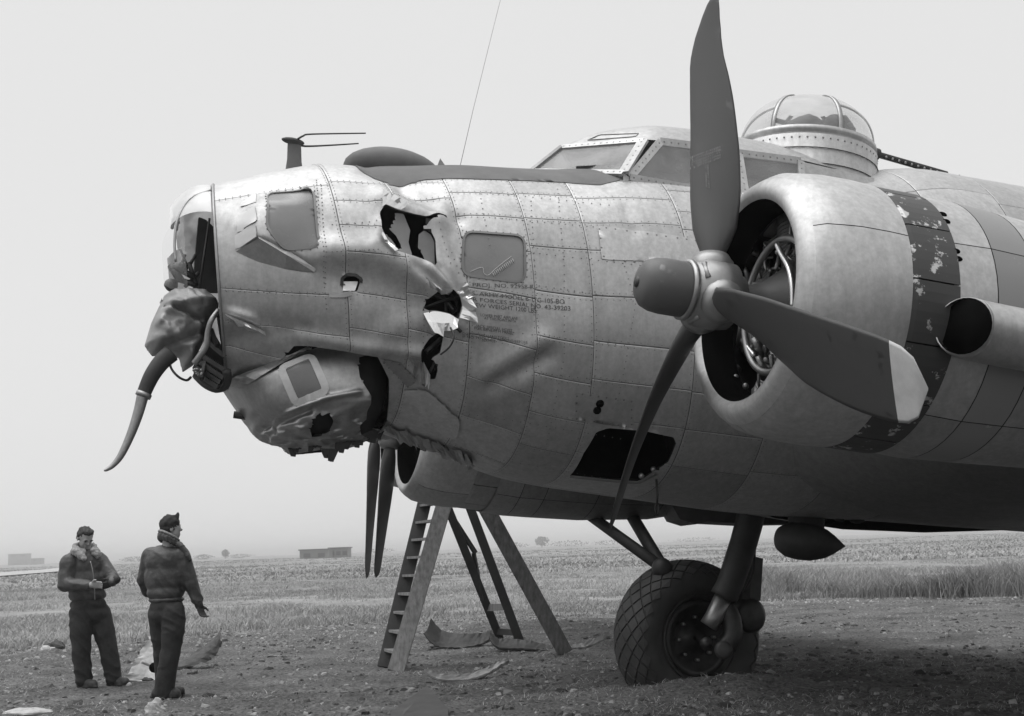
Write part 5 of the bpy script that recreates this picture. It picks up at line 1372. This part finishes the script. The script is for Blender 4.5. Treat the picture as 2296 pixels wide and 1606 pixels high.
# ================================================================== PEOPLE
M['skin'] = material('skin', .34, .55, 0, var=.12, scale=20)
M['leather'] = material('worn_leather_jacket', .055, .5, 0, var=.6, scale=7, detail=9, bump=.022, bscale=9)
M['fleece'] = material('sheepskin_collar', .30, .95, 0, var=.3, scale=40, bump=.008, bscale=60)
M['wool'] = material('dark_wool_trousers', .026, .9, 0, var=.4, scale=8, bump=.016, bscale=8)
M['boot'] = material('dark_boot', .03, .6, 0, var=.4, scale=12)
M['hair'] = material('dark_hair', .03, .7, 0, var=.4, scale=40, bump=.004, bscale=60)
M['glove'] = material('dark_glove', .02, .7)
def capsule(p, q, r1, r2, seg=14):
    p = np.asarray(p, float); q = np.asarray(q, float); x, y, d = frame_of(q - p); pts = []; rr = []
    for k in range(5): t = math.pi / 2 * (1 - k / 4); pts.append(p - d * r1 * math.sin(t)); rr.append(max(r1 * math.cos(t), .0008))
    for k in range(5): t = math.pi / 2 * k / 4; pts.append(q + d * r2 * math.sin(t)); rr.append(max(r2 * math.cos(t), .0008))
    V = []; 
    for P_, r_ in zip(pts, rr):
        for k in range(seg): a = 2 * math.pi * k / seg; V.append(P_ + r_ * (math.cos(a) * x + math.sin(a) * y))
    n = len(pts); Fc = [(i * seg + k, i * seg + (k + 1) % seg, (i + 1) * seg + (k + 1) % seg, (i + 1) * seg + k) for i in range(n - 1) for k in range(seg)]
    Fc += [tuple(range(seg))[::-1], tuple((n - 1) * seg + k for k in range(seg))]
    return np.array(V), Fc
def chain(pts, rad):
    out = []
    for i in range(len(pts) - 1): out.append(capsule(pts[i], pts[i + 1], rad[i], rad[i + 1]))
    return out
def ell(c, r, ax=None): return sphere(np.asarray(c, float), np.asarray(r, float), 20, 14, ax)
def fuse(name, prims, voxel, mat, parent=None, smooth=4, wr=None, origin=None, **k):
    """melt closed shapes into one continuous surface"""
    mb = MB()
    for V, Fc in prims: mb.add(V, Fc)
    V = np.concatenate(mb.v); c = V.mean(0)
    me = bpy.data.meshes.new('tmp'); me.from_pydata((V - c).tolist(), [], mb.f); o = bpy.data.objects.new('tmp', me); COL.objects.link(o)
    m = o.modifiers.new('r', 'REMESH'); m.mode = 'VOXEL'; m.voxel_size = voxel
    s = o.modifiers.new('s', 'SMOOTH'); s.factor = .5; s.iterations = smooth
    dg = bpy.context.evaluated_depsgraph_get(); ev = o.evaluated_get(dg); m2 = bpy.data.meshes.new_from_object(ev)
    V = np.empty(len(m2.vertices) * 3); m2.vertices.foreach_get('co', V); V = V.reshape(-1, 3) + c
    Nn = np.empty(len(m2.vertices) * 3); m2.vertices.foreach_get('normal', Nn); Nn = Nn.reshape(-1, 3)
    Fc = [tuple(p.vertices) for p in m2.polygons]
    bpy.data.objects.remove(o); bpy.data.meshes.remove(me); bpy.data.meshes.remove(m2)
    if wr: V = V + Nn * (wr(V)[:, None])
    return mk(name, V, Fc, mat, parent, origin=origin, **k)
def wrinkle(amp, s, seed=0):
    def f(V): return np.array([amp * (mnoise.fractal(Vector((v[0] * s, v[1] * s, v[2] * s * .8)) + Vector((seed, 0, 0)), .8, 2.0, 3)) for v in V])
    return f
def folds(amp, seed=0):
    """slack cloth: a few slanting folds with sharp crests, gathered where the noise says so"""
    def f(V):
        out = []
        for v in V:
            n1 = mnoise.noise(Vector((v[0] * 3.1 + seed, v[1] * 3.1, v[2] * 3.1))); n2 = mnoise.noise(Vector((v[0] * 7 + seed, v[1] * 7, v[2] * 7)))
            ph = (v[2] * 1.0 + (v[0] + v[1]) * .75 * (1 if n1 > 0 else -1)) * 46 + n1 * 7 + n2 * 2.2
            out.append(amp * ((1 - abs(math.sin(ph * .5))) ** 1.5 - .35) * max(0, min(1, n1 * 2.2 + .55)) + amp * .5 * n2)
        return np.array(out)
    return f
def hand(w, d, side, curl=.5, s=1.0, thumb_up=None):
    """palm and five separate fingers; w wrist, d direction of the palm, side = direction from little finger to index"""
    d = d / np.linalg.norm(d); side = side - d * (side @ d); side /= np.linalg.norm(side); nrm = np.cross(d, side); out = []
    k = w + d * .085 * s
    out.append(ell(w + d * .048 * s, (.042 * s, .052 * s, .017 * s), (side, d, nrm)))
    for i, (o, ln) in enumerate(((-.030, .058), (-.010, .072), (.011, .078), (.031, .070))):
        b = k + side * o * s; a1, a2, a3 = curl * .7, curl * 1.5, curl * 2.1
        p1 = b + (d * math.cos(a1) + nrm * math.sin(a1)) * ln * .48 * s; p2 = p1 + (d * math.cos(a2) + nrm * math.sin(a2)) * ln * .30 * s; p3 = p2 + (d * math.cos(a3) + nrm * math.sin(a3)) * ln * .25 * s
        out += chain([b - d * .02 * s, p1, p2, p3], [.0105 * s, .0095 * s, .0085 * s, .0075 * s])
    t0 = w + d * .025 * s + side * .034 * s; t1 = t0 + (d * .6 + side * .6 + nrm * .4) * .036 * s; t2 = t1 + (d * .9 + side * .15 + nrm * .5) * .032 * s
    out += chain([t0, t1, t2], [.014 * s, .012 * s, .009 * s])
    return out
def head_prims(c, fwd, up, s=1.0):
    """skull, jaw, nose, brow, ears; fwd is where the face looks"""
    fwd = fwd / np.linalg.norm(fwd); up = up - fwd * (up @ fwd); up /= np.linalg.norm(up); rt = np.cross(fwd, up); ax = (fwd, rt, up)
    P = lambda f, r, u: c + (fwd * f + rt * r + up * u) * s
    E = lambda f, r, u, rr: ell(P(f, r, u), np.array(rr) * s, ax)
    return [E(-.008, 0, .03, (.098, .077, .088)), E(.022, 0, -.045, (.066, .062, .075)), E(.045, 0, -.085, (.036, .040, .030)), E(.06, 0, .0, (.034, .058, .055)),
            E(.098, 0, -.022, (.020, .013, .014)), E(.088, 0, .0, (.012, .009, .026)), E(.082, 0, .026, (.014, .05, .010)), E(.078, 0, -.062, (.014, .024, .007)), E(.076, 0, -.076, (.013, .021, .007)),
            E(-.012, .080, -.008, (.022, .009, .033)), E(-.012, -.080, -.008, (.022, .009, .033)), E(.062, .036, -.02, (.022, .018, .016)), E(.062, -.036, -.02, (.022, .018, .016))]
def zoom(x, y): return 74.35 + .3056 * x, 1115.2 + .3056 * y
# ------------------------------------------------------------------ the bareheaded man who looks at his hands
Y1 = float(at_z(231, 1541)[1])
def A(x, y, dy=0.0): return at_y(*zoom(x, y), Y1 + dy)
rt_, up_ = np.array([1.0, 0, 0]), np.array([0, 0, 1.0])
f1 = np.array([.62, -.66, -.55]); u1 = np.array([.2, -.25, .9])
hc = A(382, 300, -.04)
def person_a():
    RS, LS = A(262, 490, -.12), A(492, 475, .08); RE, LE = A(232, 640, -.18), A(578, 585, -.02); RWr, LWr = A(425, 645, -.34), A(575, 622, -.30)
    rh = hand(RWr, A(520, 640, -.36) - RWr, np.array([0, -.3, 1.0]), .55, 1.05)
    lh = hand(LWr + np.array([.02, 0, 0]), A(505, 655, -.33) - LWr, np.array([0, -.5, 1.0]), .7, 1.05)
    hipR, hipL, kR, kL, aR, aL = A(352, 850, -.06), A(480, 850, .06), A(352, 1110, -.10), A(548, 1100, .02), A(370, 1345, -.06), A(590, 1335, .04)
    neck = [capsule(A(385, 420, .0), A(384, 350, -.02), .062, .056)]
    tor = [ell(A(382, 520, .0), (.20, .13, .20)), ell(A(395, 690, .0), (.17, .12, .18)), ell(A(412, 810, .0), (.175, .125, .13))]
    legs = chain([hipR, kR, aR], [.095, .062, .045]) + chain([hipL, kL, aL], [.095, .062, .045])
    feet = chain([aR, A(372, 1395, -.06), A(440, 1412, -.14)], [.045, .05, .04]) + chain([aL, A(595, 1372, .04), A(700, 1380, -.03)], [.045, .05, .038])
    arms = chain([RS, RE, RWr], [.062, .048, .034]) + chain([LS, LE, LWr], [.062, .048, .034])
    body = fuse('person', head_prims(hc, f1, u1) + neck + tor + legs + feet + arms + rh, .0085, M['skin'], None, 2,
                label='bareheaded man in dark jacket with pale sheepskin collar, looking down at his hands', cat='person', origin=(A(480, 1390)[0], Y1, 0))
    jk = [ell(A(378, 500, .0), (.225, .158, .20)), ell(A(385, 620, -.01), (.22, .165, .21)), ell(A(398, 715, -.0), (.205, .158, .11)), capsule(A(300, 462, -.06), A(465, 455, .05), .10, .10)]
    jk += chain([RS + up_ * .01, RE, A(405, 645, -.325)], [.102, .083, .055]) + chain([LS, LE, LWr + np.array([.005, 0, 0])], [.098, .080, .056])
    fuse('jacket', jk, .012, M['leather'], body, 9, folds(.010, 1))
    tr = [ell(A(405, 790, .0), (.20, .155, .12)), ell(A(415, 860, .0), (.205, .155, .12))] + chain([hipR, A(350, 990, -.09), kR, A(362, 1230, -.08), A(372, 1335, -.06)], [.132, .122, .104, .098, .094]) + chain([hipL, A(520, 980, .04), kL, A(575, 1230, .03), A(588, 1322, .03)], [.132, .122, .104, .098, .092])
    fuse('trousers', tr, .011, M['wool'], body, 8, folds(.011, 4))
    for nm, a, t in (('r', aR, A(446, 1418, -.15)), ('l', aL, A(708, 1386, -.04))):
        dv = t - a; dv[2] = 0; dv /= np.linalg.norm(dv); g = np.array([a[0], a[1], 0.0])
        fuse('boot', [capsule(g + up_ * .17, g + up_ * .07, .066, .066), capsule(g + up_ * .058 - dv * .03, g + up_ * .048 + dv * .16, .058, .050), ell(g + up_ * .02 + dv * .06, (.17, .055, .022), (dv, np.cross(up_, dv), up_))], .009, M['boot'], body, 2, wrinkle(.006, 20))
    mk('zip', *tube(spline([A(420, 470, -.20), A(440, 560, -.21), A(450, 690, -.19), A(452, 752, -.17)], 14), .006, 5), M['hub'], body)
    # fleece collar wrapped round the neck with two broad points on the chest
    cl = []
    for k in range(15):
        t = -2.55 + 5.1 * k / 14; fr = np.array([.62, -.70, 0]) / .935; sd = np.cross(fr, up_)
        q = A(383, 405, -.015) + (-fr * math.cos(t) * .100 + sd * math.sin(t) * .115) + up_ * (.03 + .045 * math.cos(t)); cl.append(ell(q, (.034, .034, .052)))
    cl += [capsule(A(330, 405, -.17), A(372, 452, -.21), .045, .035), capsule(A(330, 405, -.15), A(300, 400, -.12), .05, .045), capsule(A(450, 395, -.08), A(478, 428, -.10), .05, .040)]
    fuse('collar', cl, .011, M['fleece'], body, 2, wrinkle(.014, 26, 2))
    ff = f1 / np.linalg.norm(f1); uu = u1 - ff * (u1 @ ff); uu /= np.linalg.norm(uu); rr = np.cross(ff, uu)
    hr = [ell(hc - ff * .022 + uu * .052, (.092, .084, .072), (ff, rr, uu)), ell(hc - ff * .06 + uu * .005, (.055, .078, .075), (ff, rr, uu)), ell(hc + ff * .035 + uu * .092, (.05, .066, .034), (ff, rr, uu)),
          ell(hc - ff * .015 + rr * .072 + uu * .02, (.035, .014, .045), (ff, rr, uu)), ell(hc - ff * .015 - rr * .072 + uu * .02, (.035, .014, .045), (ff, rr, uu))]
    fuse('hair', hr, .009, M['hair'], body, 1, wrinkle(.012, 34, 3))
    for s in (-1, 1): mk('eyebrow', *ell(hc + (ff * .095 + rr * .032 * s + uu * .020), (.008, .020, .006), (ff, rr, uu)), M['hair'], body)
    for s in (-1, 1): mk('eye', *ell(hc + (ff * .084 + rr * .032 * s + uu * .002), (.008, .013, .006), (ff, rr, uu)), M['boot'], body)
    fuse('glove', lh + [capsule(LWr - (A(505, 655, -.33) - LWr) * .5, LWr + np.array([.02, 0, 0]), .048, .040)], .007, M['glove'], body, 1)
    return body
person_a()
# ------------------------------------------------------------------ the man in a cap, seen from behind
Y2 = float(at_z(372, 1566)[1])
def Bp(x, y, dy=0.0): return at_y(*zoom(x, y), Y2 + dy)
f2 = np.array([.86, .42, .05]); hc2 = Bp(1012, 228, .02)
def person_b():
    LS, RS = Bp(862, 432, .05), Bp(1082, 430, .0); RE, RWr = Bp(1160, 640, .0), Bp(1215, 775, .02); LE, LWr = Bp(815, 605, .14), Bp(838, 700, .30)
    hipR, hipL, kR, kL, aR, aL = Bp(1030, 850, -.04), Bp(925, 850, .06), Bp(1012, 1110, -.05), Bp(940, 1110, .10), Bp(955, 1400, -.02), Bp(955, 1375, .16)
    rh = hand(Bp(1218, 788, .02), Bp(1238, 860, .0) - Bp(1218, 788, .02), np.array([.6, .8, 0.0]), .55, 1.05); lh = hand(LWr, np.array([.5, .6, .1]), np.array([0, 0, 1.0]), .6)
    body = fuse('person', head_prims(hc2, f2, up_) + [capsule(Bp(990, 370, .02), Bp(1000, 290, .02), .066, .060)] + [ell(Bp(970, 500, .02), (.19, .13, .2)), ell(Bp(975, 680, .02), (.16, .12, .18)), ell(Bp(978, 830, .02), (.165, .125, .13))]
                + chain([hipR, kR, aR], [.095, .06, .045]) + chain([hipL, kL, aL], [.095, .06, .045]) + chain([aR, Bp(930, 1455, -.02), Bp(1050, 1470, -.02)], [.045, .05, .04]) + chain([RS, RE, RWr], [.06, .047, .034]) + chain([LS, LE, LWr], [.06, .047, .034]) + lh,
                .0085, M['skin'], None, 2, label='man in a knitted cap and leather flying jacket seen from behind, one gloved hand hanging', cat='person', origin=(Bp(970, 1480)[0], Y2, 0))
    jk = [ell(Bp(968, 470, .02), (.205, .15, .17)), ell(Bp(968, 590, .02), (.212, .155, .21)), ell(Bp(972, 700, .02), (.192, .15, .11)), capsule(LS + up_ * .0, RS, .09, .09)]
    jk += chain([RS, RE, Bp(1208, 762, .02)], [.098, .078, .056]) + chain([LS, LE, LWr], [.095, .076, .055])
    fuse('jacket', jk, .012, M['leather'], body, 9, folds(.010, 7))
    wb = [ell(Bp(978, 752, .02), (.180, .142, .045))]; fuse('jacket_waistband', wb, .010, M['leather'], body, 1, wrinkle(.004, 40))
    tr = [ell(Bp(980, 800, .02), (.172, .14, .10)), ell(Bp(980, 860, .02), (.178, .142, .11))] + chain([hipR, Bp(1028, 980, -.05), kR, Bp(985, 1260, -.04), Bp(962, 1425, -.02)], [.122, .116, .102, .098, .104]) + chain([hipL, Bp(930, 980, .08), kL, Bp(948, 1250, .12), Bp(958, 1390, .15)], [.115, .10, .086, .08, .078])
    fuse('trousers', tr, .011, M['wool'], body, 8, folds(.011, 9))
    for a, t in ((Bp(930, 1470, -.02), Bp(1070, 1480, -.05)), (Bp(950, 1440, .18), Bp(1080, 1450, .2))):
        dv = t - a; dv[2] = 0; dv /= np.linalg.norm(dv); g = np.array([a[0], a[1], 0.0])
        fuse('boot', [capsule(g + up_ * .16 + dv * .02, g + up_ * .07, .062, .062), capsule(g + up_ * .055 - dv * .03, g + up_ * .048 + dv * .17, .056, .050), ell(g + up_ * .02 + dv * .06, (.17, .054, .022), (dv, np.cross(up_, dv), up_))], .009, M['boot'], body, 2, wrinkle(.006, 20))
    cl = []
    fr = np.array([.80, .55, 0]); fr /= np.linalg.norm(fr); sd = np.cross(fr, up_)
    for k in range(17):
        t = -2.7 + 5.4 * k / 16; q = Bp(996, 318, .02) + (-fr * math.cos(t) * .095 + sd * math.sin(t) * .105) + up_ * (-.005 + .055 * math.cos(t)); cl.append(ell(q, (.020, .020, .045)))
    cl += [capsule(Bp(1090, 362, -.06), Bp(1150, 455, -.06), .030, .020), capsule(Bp(1075, 350, -.04), Bp(1120, 400, .0), .035, .03)]
    fuse('collar', cl, .009, M['leather'], body, 2, wrinkle(.006, 26, 2))
    ed = [Bp(996, 318, .02) + (-fr * math.cos(t) * .097 + sd * math.sin(t) * .107) + up_ * (.048 + .055 * math.cos(t)) for t in np.linspace(-2.7, 2.7, 24)]
    mk('collar_fleece_edge', *tube(ed, .012, 8), M['fleece'], body)
    ff = f2 / np.linalg.norm(f2); rr = np.cross(ff, up_); uu = np.cross(rr, ff)
    cp = [ell(hc2 - ff * .012 + uu * .050, (.105, .088, .085), (ff, rr, uu)), ell(hc2 - ff * .03 + uu * .0, (.085, .087, .05), (ff, rr, uu)), capsule(Bp(985, 135, .02), Bp(1005, 148, .02), .018, .03), capsule(Bp(1062, 122, .02), Bp(1050, 150, .02), .016, .03), capsule(Bp(1000, 155, .02), Bp(1050, 150, .02), .03, .03)]
    fuse('cap', cp, .008, M['wool'], body, 1, wrinkle(.008, 26, 5))
    hr = [ell(hc2 - ff * .055 - uu * .035, (.04, .066, .045), (ff, rr, uu))]; fuse('hair', hr, .008, M['hair'], body, 1, wrinkle(.005, 40))
    fuse('glove', rh + [capsule(Bp(1208, 765, .02), Bp(1218, 795, .02), .044, .042)], .007, M['glove'], body, 1)
person_b()
# ================================================================== THINGS ON THE GROUND
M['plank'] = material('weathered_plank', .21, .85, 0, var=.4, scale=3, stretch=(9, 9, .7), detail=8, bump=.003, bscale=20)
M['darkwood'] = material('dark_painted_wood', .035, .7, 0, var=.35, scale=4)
M['scrap'] = material('bent_scrap_sheet', .46, .5, .1, var=.4, scale=5, detail=8, bump=.004, bscale=9)
M['scrapm'] = material('grey_scrap_sheet', .26, .5, .3, var=.4, scale=6, detail=8)
M['scrapd'] = material('dark_scrap_sheet', .055, .6, .3, var=.4, scale=5, detail=8)  # dark sheets, also the painted shade of the bent panel's outer half
# ------------------------------------------------------------------ wooden step ladder below the far engine
LY = float(at_z(886, 1506)[1])
def G(px, py, dz=0.0):
    q = at_z(px, py); return np.array([q[0], q[1], float(gz(q[0], q[1])) + dz])
LAD = empty('step_ladder', (at_y(885, 1505, LY)[0], LY, 0), label='tall wooden step ladder standing open below the far engines', cat='ladder')
TOP = at_y(1018, 1060, LY + .9)
f1_, f0_ = at_y(887, 1505, LY), at_y(862, 1493, LY + .62); f1_[2] = f0_[2] = 0.0
t1_, t0_ = at_y(1012, 1075, LY + .9), at_y(962, 1085, LY + 1.5)
def tb(p, q, w, h, upv): return bar(p, q, w, h, upv)
mk('rail', *tb(f1_, t1_, .05, .19, (1, .1, .2)), M['plank'], LAD, smooth=False)
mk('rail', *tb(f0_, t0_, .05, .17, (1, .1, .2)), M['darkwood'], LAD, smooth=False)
for k in range(10):
    f = .09 + k * .098; a, b = f1_ + (t1_ - f1_) * f, f0_ + (t0_ - f0_) * f; mk('rung', *bar(a, b, .12, .03, (0, 0, 1)), M['plank'], LAD, smooth=False)
g1 = at_z(1268, 1464); mk('prop_leg', *tb(at_y(1060, 1085, g1[1] - .9), np.array([g1[0], g1[1], 0]), .05, .20, (1, 0, .4)), M['plank'], LAD, smooth=False, label='pale plank leg of the ladder leaning to the right')
TRS = empty('trestle', (at_z(1140, 1432)[0], at_z(1140, 1432)[1], 0), label='dark trestle legs with cross bars behind the step ladder', cat='trestle')
a0, a1 = at_z(1121, 1432), at_z(1165, 1436); yy = a0[1]; b0, b1 = at_y(985, 1090, yy - 1.3), at_y(1036, 1090, yy - 1.2)
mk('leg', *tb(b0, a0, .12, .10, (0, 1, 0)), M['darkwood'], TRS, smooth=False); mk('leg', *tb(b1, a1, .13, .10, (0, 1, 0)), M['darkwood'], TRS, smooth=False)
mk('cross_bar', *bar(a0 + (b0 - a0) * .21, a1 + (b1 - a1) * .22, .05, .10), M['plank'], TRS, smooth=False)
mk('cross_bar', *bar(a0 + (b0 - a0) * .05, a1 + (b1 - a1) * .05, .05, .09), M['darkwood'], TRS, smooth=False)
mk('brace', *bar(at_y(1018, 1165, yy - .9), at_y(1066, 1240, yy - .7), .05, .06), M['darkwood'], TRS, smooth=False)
mk('brace', *bar(at_y(1062, 1240, yy - .7), at_y(1081, 1345, yy - .4), .05, .06), M['darkwood'], TRS, smooth=False)
# dark post of another stand behind the ladder, under the far cowling
ST = at_z(930, 1480)
# ------------------------------------------------------------------ curved scrap sheets
def strip(name, pts, w, wdir, label, mat, thk=.012, curl=.0, n=26, cat='scrap metal', rnd=.012, parts=True, seed=0):
    """pts: world polyline; a sheet of width w (list along the line) laid along wdir, its far edge curled up by curl"""
    r = np.random.default_rng(seed); P = spline(pts, n); Wd = np.interp(np.linspace(0, 1, n), np.linspace(0, 1, len(w)), w); m = 7; V = []
    for i in range(n):
        for k in range(m):
            f = k / (m - 1); V.append(P[i] + np.asarray(wdir) * Wd[i] * (f - .5) + up_ * curl * (2 * f - 1) ** 2 + r.normal(0, rnd * .35, 3) * (1 if k in (0, m - 1) else .4))
    Fc = [(i * m + k, i * m + k + 1, (i + 1) * m + k + 1, (i + 1) * m + k) for i in range(n - 1) for k in range(m - 1)]
    V, Fc = thick(V, Fc, thk, up_); o = mk(name, V, Fc, mat, smooth=True, label=label, cat=cat)
    o.data.polygons.foreach_set('use_smooth', np.zeros(len(o.data.polygons), bool)); return o
def at_h(px, py, Y): return at_y(px, py, Y)
y0 = at_z(1040, 1527)[1]
strip('curved_strip', [at_h(952, 1508, y0), at_h(985, 1522, y0), at_h(1040, 1524, y0 + .05), at_h(1090, 1510, y0 + .1), at_h(1120, 1494, y0 + .15), at_h(1142, 1482, y0 + .2)], [.06, .12, .15, .15, .13, .08], (.1, .8, .35), 'curved metal strip lying alone on the bare soil in front of the ladder', M['scrapm'], .02, .03, seed=1)
y0 = at_z(1040, 1452)[1]
strip('curved_strip', [at_h(958, 1412, y0), at_h(985, 1440, y0), at_h(1030, 1446, y0), at_h(1075, 1442, y0 + .1), at_h(1102, 1432, y0 + .2)], [.5, .5, .45, .4, .3], (.15, .9, .35), 'dark curled sheet lying under the trestle at the grass edge', M['scrapd'], .02, .06, seed=2)
y0 = at_z(1170, 1458)[1]
strip('curved_strip', [at_h(1098, 1430, y0), at_h(1118, 1450, y0), at_h(1160, 1452, y0), at_h(1200, 1456, y0), at_h(1238, 1462, y0)], [.25, .4, .45, .35, .2], (.1, .9, .2), 'dark torn sheet at the foot of the trestle legs', M['scrapd'], .02, .05, seed=3)
y0 = at_z(1320, 1455)[1]
strip('curved_strip', [at_h(1282, 1454, y0), at_h(1312, 1450, y0), at_h(1342, 1438, y0 + .1), at_h(1368, 1424, y0 + .2)], [.08, .13, .15, .1], (.1, .8, .4), 'bright curved strip on the soil just left of the tyre', M['scrapm'], .02, .03, seed=4)
def sheet2(name, A_, B_, label, mat, n=20, m=9, bow=.0, cat='aircraft panel', seed=0, jag=.012):
    r = np.random.default_rng(seed); Pa, Pb = spline(A_, n), spline(B_, n); V = []
    for i in range(n):
        for k in range(m):
            f = k / (m - 1); j = r.normal(0, jag, 3) if k in (0, m - 1) else r.normal(0, jag * .25, 3)
            V.append(Pa[i] * (1 - f) + Pb[i] * f + np.array([0, 1.0, -.3]) * bow * math.sin(math.pi * f) + j)
    Fc = [(i * m + k, i * m + k + 1, (i + 1) * m + k + 1, (i + 1) * m + k) for i in range(n - 1) for k in range(m - 1)]
    V, Fc = thick(V, Fc, .012, np.array([0, 1.0, 0])); return mk(name, V, Fc, mat, smooth=False, label=label, cat=cat)
y0 = float(at_z(300, 1530)[1])
BS = sheet2('bent_panel', [at_y(344, 1408, y0 + .75), at_y(322, 1448, y0 + .55), at_y(298, 1490, y0 + .25), at_y(276, 1528, y0)], [at_y(392, 1400, y0 + .9), at_y(388, 1445, y0 + .6), at_y(384, 1490, y0 + .3), at_y(362, 1528, y0 + .05)],
            'bent ribbed aircraft panel on the ground behind the legs of the man in a cap', M['scrap'], bow=.12, seed=5)
for (xa, ya, xb, yb, d) in ((340, 1446, 386, 1466, .44), (318, 1484, 384, 1502, .20), (288, 1526, 360, 1524, -.03)):
    mk('rib', *tube(spline([at_y(xa, ya, y0 + d), at_y((xa + xb) / 2, (ya + yb) / 2 + 4, y0 + d + .05), at_y(xb, yb, y0 + d + .03)], 8), .022, 6), M['scrap'], BS)
mk('lightening_hole', *tube([at_y(346, 1497, y0 + .12), at_y(346, 1497, y0 + .16)], .06, 12), M['black'], BS)
y1 = float(at_z(430, 1502)[1])
sheet2('bent_panel', [at_y(384, 1506, y1 - .05), at_y(425, 1500, y1), at_y(462, 1482, y1 + .05), at_y(486, 1464, y1 + .1), at_y(495, 1440, y1 + .15)], [at_y(386, 1490, y1 + .2), at_y(425, 1471, y1 + .3), at_y(455, 1452, y1 + .35), at_y(480, 1428, y1 + .4), at_y(500, 1408, y1 + .45)],
       'dark curled panel with a turned up end right of the man in a cap', M['scrapd'], bow=-.08, seed=6)  # outer face of the bent sheet, its shade put into the colour
# dark triangular board in the foreground
q = [at_z(958, 1562), at_z(1004, 1600), at_z(1010, 1660), at_z(860, 1660), at_z(880, 1606)]
V = np.array([(p[0], p[1], .10 if i == 0 else .045) for i, p in enumerate(q)]); V, Fc = thick(V, [tuple(range(5))], .02, up_)
mk('dark_board', V, Fc, M['scrapd'], smooth=False, label='dark pointed board lying at the bottom edge of the soil', cat='board')
# ------------------------------------------------------------------ stencilled lettering on the fuselage skin
def lettering(txt, px0, px1, h, mat, name, parent, off=.0065, weight=0.0):
    """a line of letters that runs along the skin from px0 to px1; h: letter height in metres"""
    cu = bpy.data.curves.new('t', 'FONT'); cu.body = txt; cu.size = 1.0; cu.resolution_u = 2; cu.offset = weight
    o = bpy.data.objects.new('t', cu); COL.objects.link(o); dg = bpy.context.evaluated_depsgraph_get(); me = bpy.data.meshes.new_from_object(o.evaluated_get(dg))
    V = np.array([v.co[:] for v in me.vertices]); Fc = [tuple(p.vertices) for p in me.polygons]; bpy.data.objects.remove(o); bpy.data.curves.remove(cu); bpy.data.meshes.remove(me)
    w = V[:, 0].max(); x0 = V[:, 0].min(); a, b = tosc([px0, px1]); A3, B3 = surf(np.array([a, b])); Lw = np.linalg.norm(B3 - A3)
    c = (a + b) / 2; d1 = surf(np.array([c, c + [0, .01]])); kh = .01 / np.linalg.norm(d1[1] - d1[0])
    Q = a + (b - a) * ((V[:, :1] - x0) / (w - x0)); Q[:, 1] -= V[:, 1] * h / .72 * kh
    return mk(name, surf(Q, off), Fc, mat, parent, smooth=False)
def pa(x, y): return (669.2 + .2593 * x, 342 + .2593 * y)
TX = [('PROJ. NO. 92958-R', pa(1505, 1160), pa(2035, 1182), .030), ('U.S. ARMY-MODEL B-17G-105-BO', pa(1440, 1228), pa(2300, 1312), .029), ('AIR FORCES SERIAL NO. 43-39203', pa(1440, 1278), pa(2350, 1370), .029), ('CREW WEIGHT 1200 LBS.', pa(1450, 1330), pa(2065, 1390), .029),
      ('SERVICE THIS AIRPLANE WITH', (1062, 662), (1148, 668), .010), ('LOWER PART AIRPLANE', (1077, 709), (1160, 718), .020), ('AT THIS POINT WITH', (1085, 716), (1156, 724), .018), ('JACK SPECIAL HOIST', (1066, 733), (1148, 745), .020), ('FOR BENEATH PANEL', (1062, 738), (1150, 751), .020),
      ('DO NOT USE HARD TOOLS', (1036, 750), (1140, 762), .018), ('IF NO TOOLS FIT REMOVE BEFORE', (1036, 757), (1180, 770), .018), ('SERVICE', (1080, 765), (1110, 768), .018)]
for t, a, b, h in TX: lettering(t, a, b, h, M['stencil'], 'stencil_line', FUSE)
# chalk scrawl on the window
mk('chalk_scrawl', *tube(np.array([surf(tosc([p]), .004)[0] for p in spline([(1054, 610), (1070, 603), (1082, 601), (1084, 612), (1094, 618), (1110, 604), (1130, 588), (1146, 576)], 30)]), .0025, 4), M['chalk'], FUSE)
for k in range(13):
    x, y = 1104 + k * 3.7, 612 - k * 2.6
    mk('chalk_stroke', *tube(np.array([surf(tosc([p]), .004)[0] for p in ((x, y), (x + 2.5, y + 5), (x + 4, y + 9))]), .0025, 4), M['chalk'], FUSE)
# worn stencilled print on the upright blade: too rubbed to read, so rows of short strokes
_bl = [c for c in PROP2.children if c.name.startswith('blade') and not c.name.startswith('blade_')][0]
_bv = BVHTree.FromPolygons([Vector(np.array(v.co) + wloc(_bl)) for v in _bl.data.vertices], [tuple(p.vertices) for p in _bl.data.polygons])
mb = MB(); M['print'] = material('rubbed_blade_print', .28, .8, 0, var=.5, scale=50)
def stroke(x0, y0, x1, y1, w=.0035):
    P = []
    for x, y in ((x0, y0), (x1, y1)):
        h, n_, _, _ = _bv.ray_cast(Vector(CAM), Vector(ray(x, y)).normalized())
        if h is None: return
        P.append(np.array(h) - ray(x, y) * .002)
    mb.add(*bar(P[0], P[1], w, .0015, -ray(x0, y0)))
for r_ in range(5):
    for k in range(17):
        x = 1548 + k * 4.1; y = 352 + r_ * 6 - (x - 1548) * .36
        if random.random() < .82: stroke(x, y, x + random.uniform(-.5, 2.6), y + random.uniform(2.5, 4.2))
for k in range(13):
    for c_ in range(2): 
        if random.random() < .85: stroke(1580 + c_ * 5 + k * .25, 366 + k * 4.4, 1583.5 + c_ * 5 + k * .25, 368 + k * 4.4 + random.uniform(-1, 1.5))
mb.build('blade_print', M['print'], PROP2, smooth=False, kind='stuff')
# all rivets of the aircraft together
RIV.build('rivets', M['rivet'], BOMBER, smooth=False, kind='stuff')
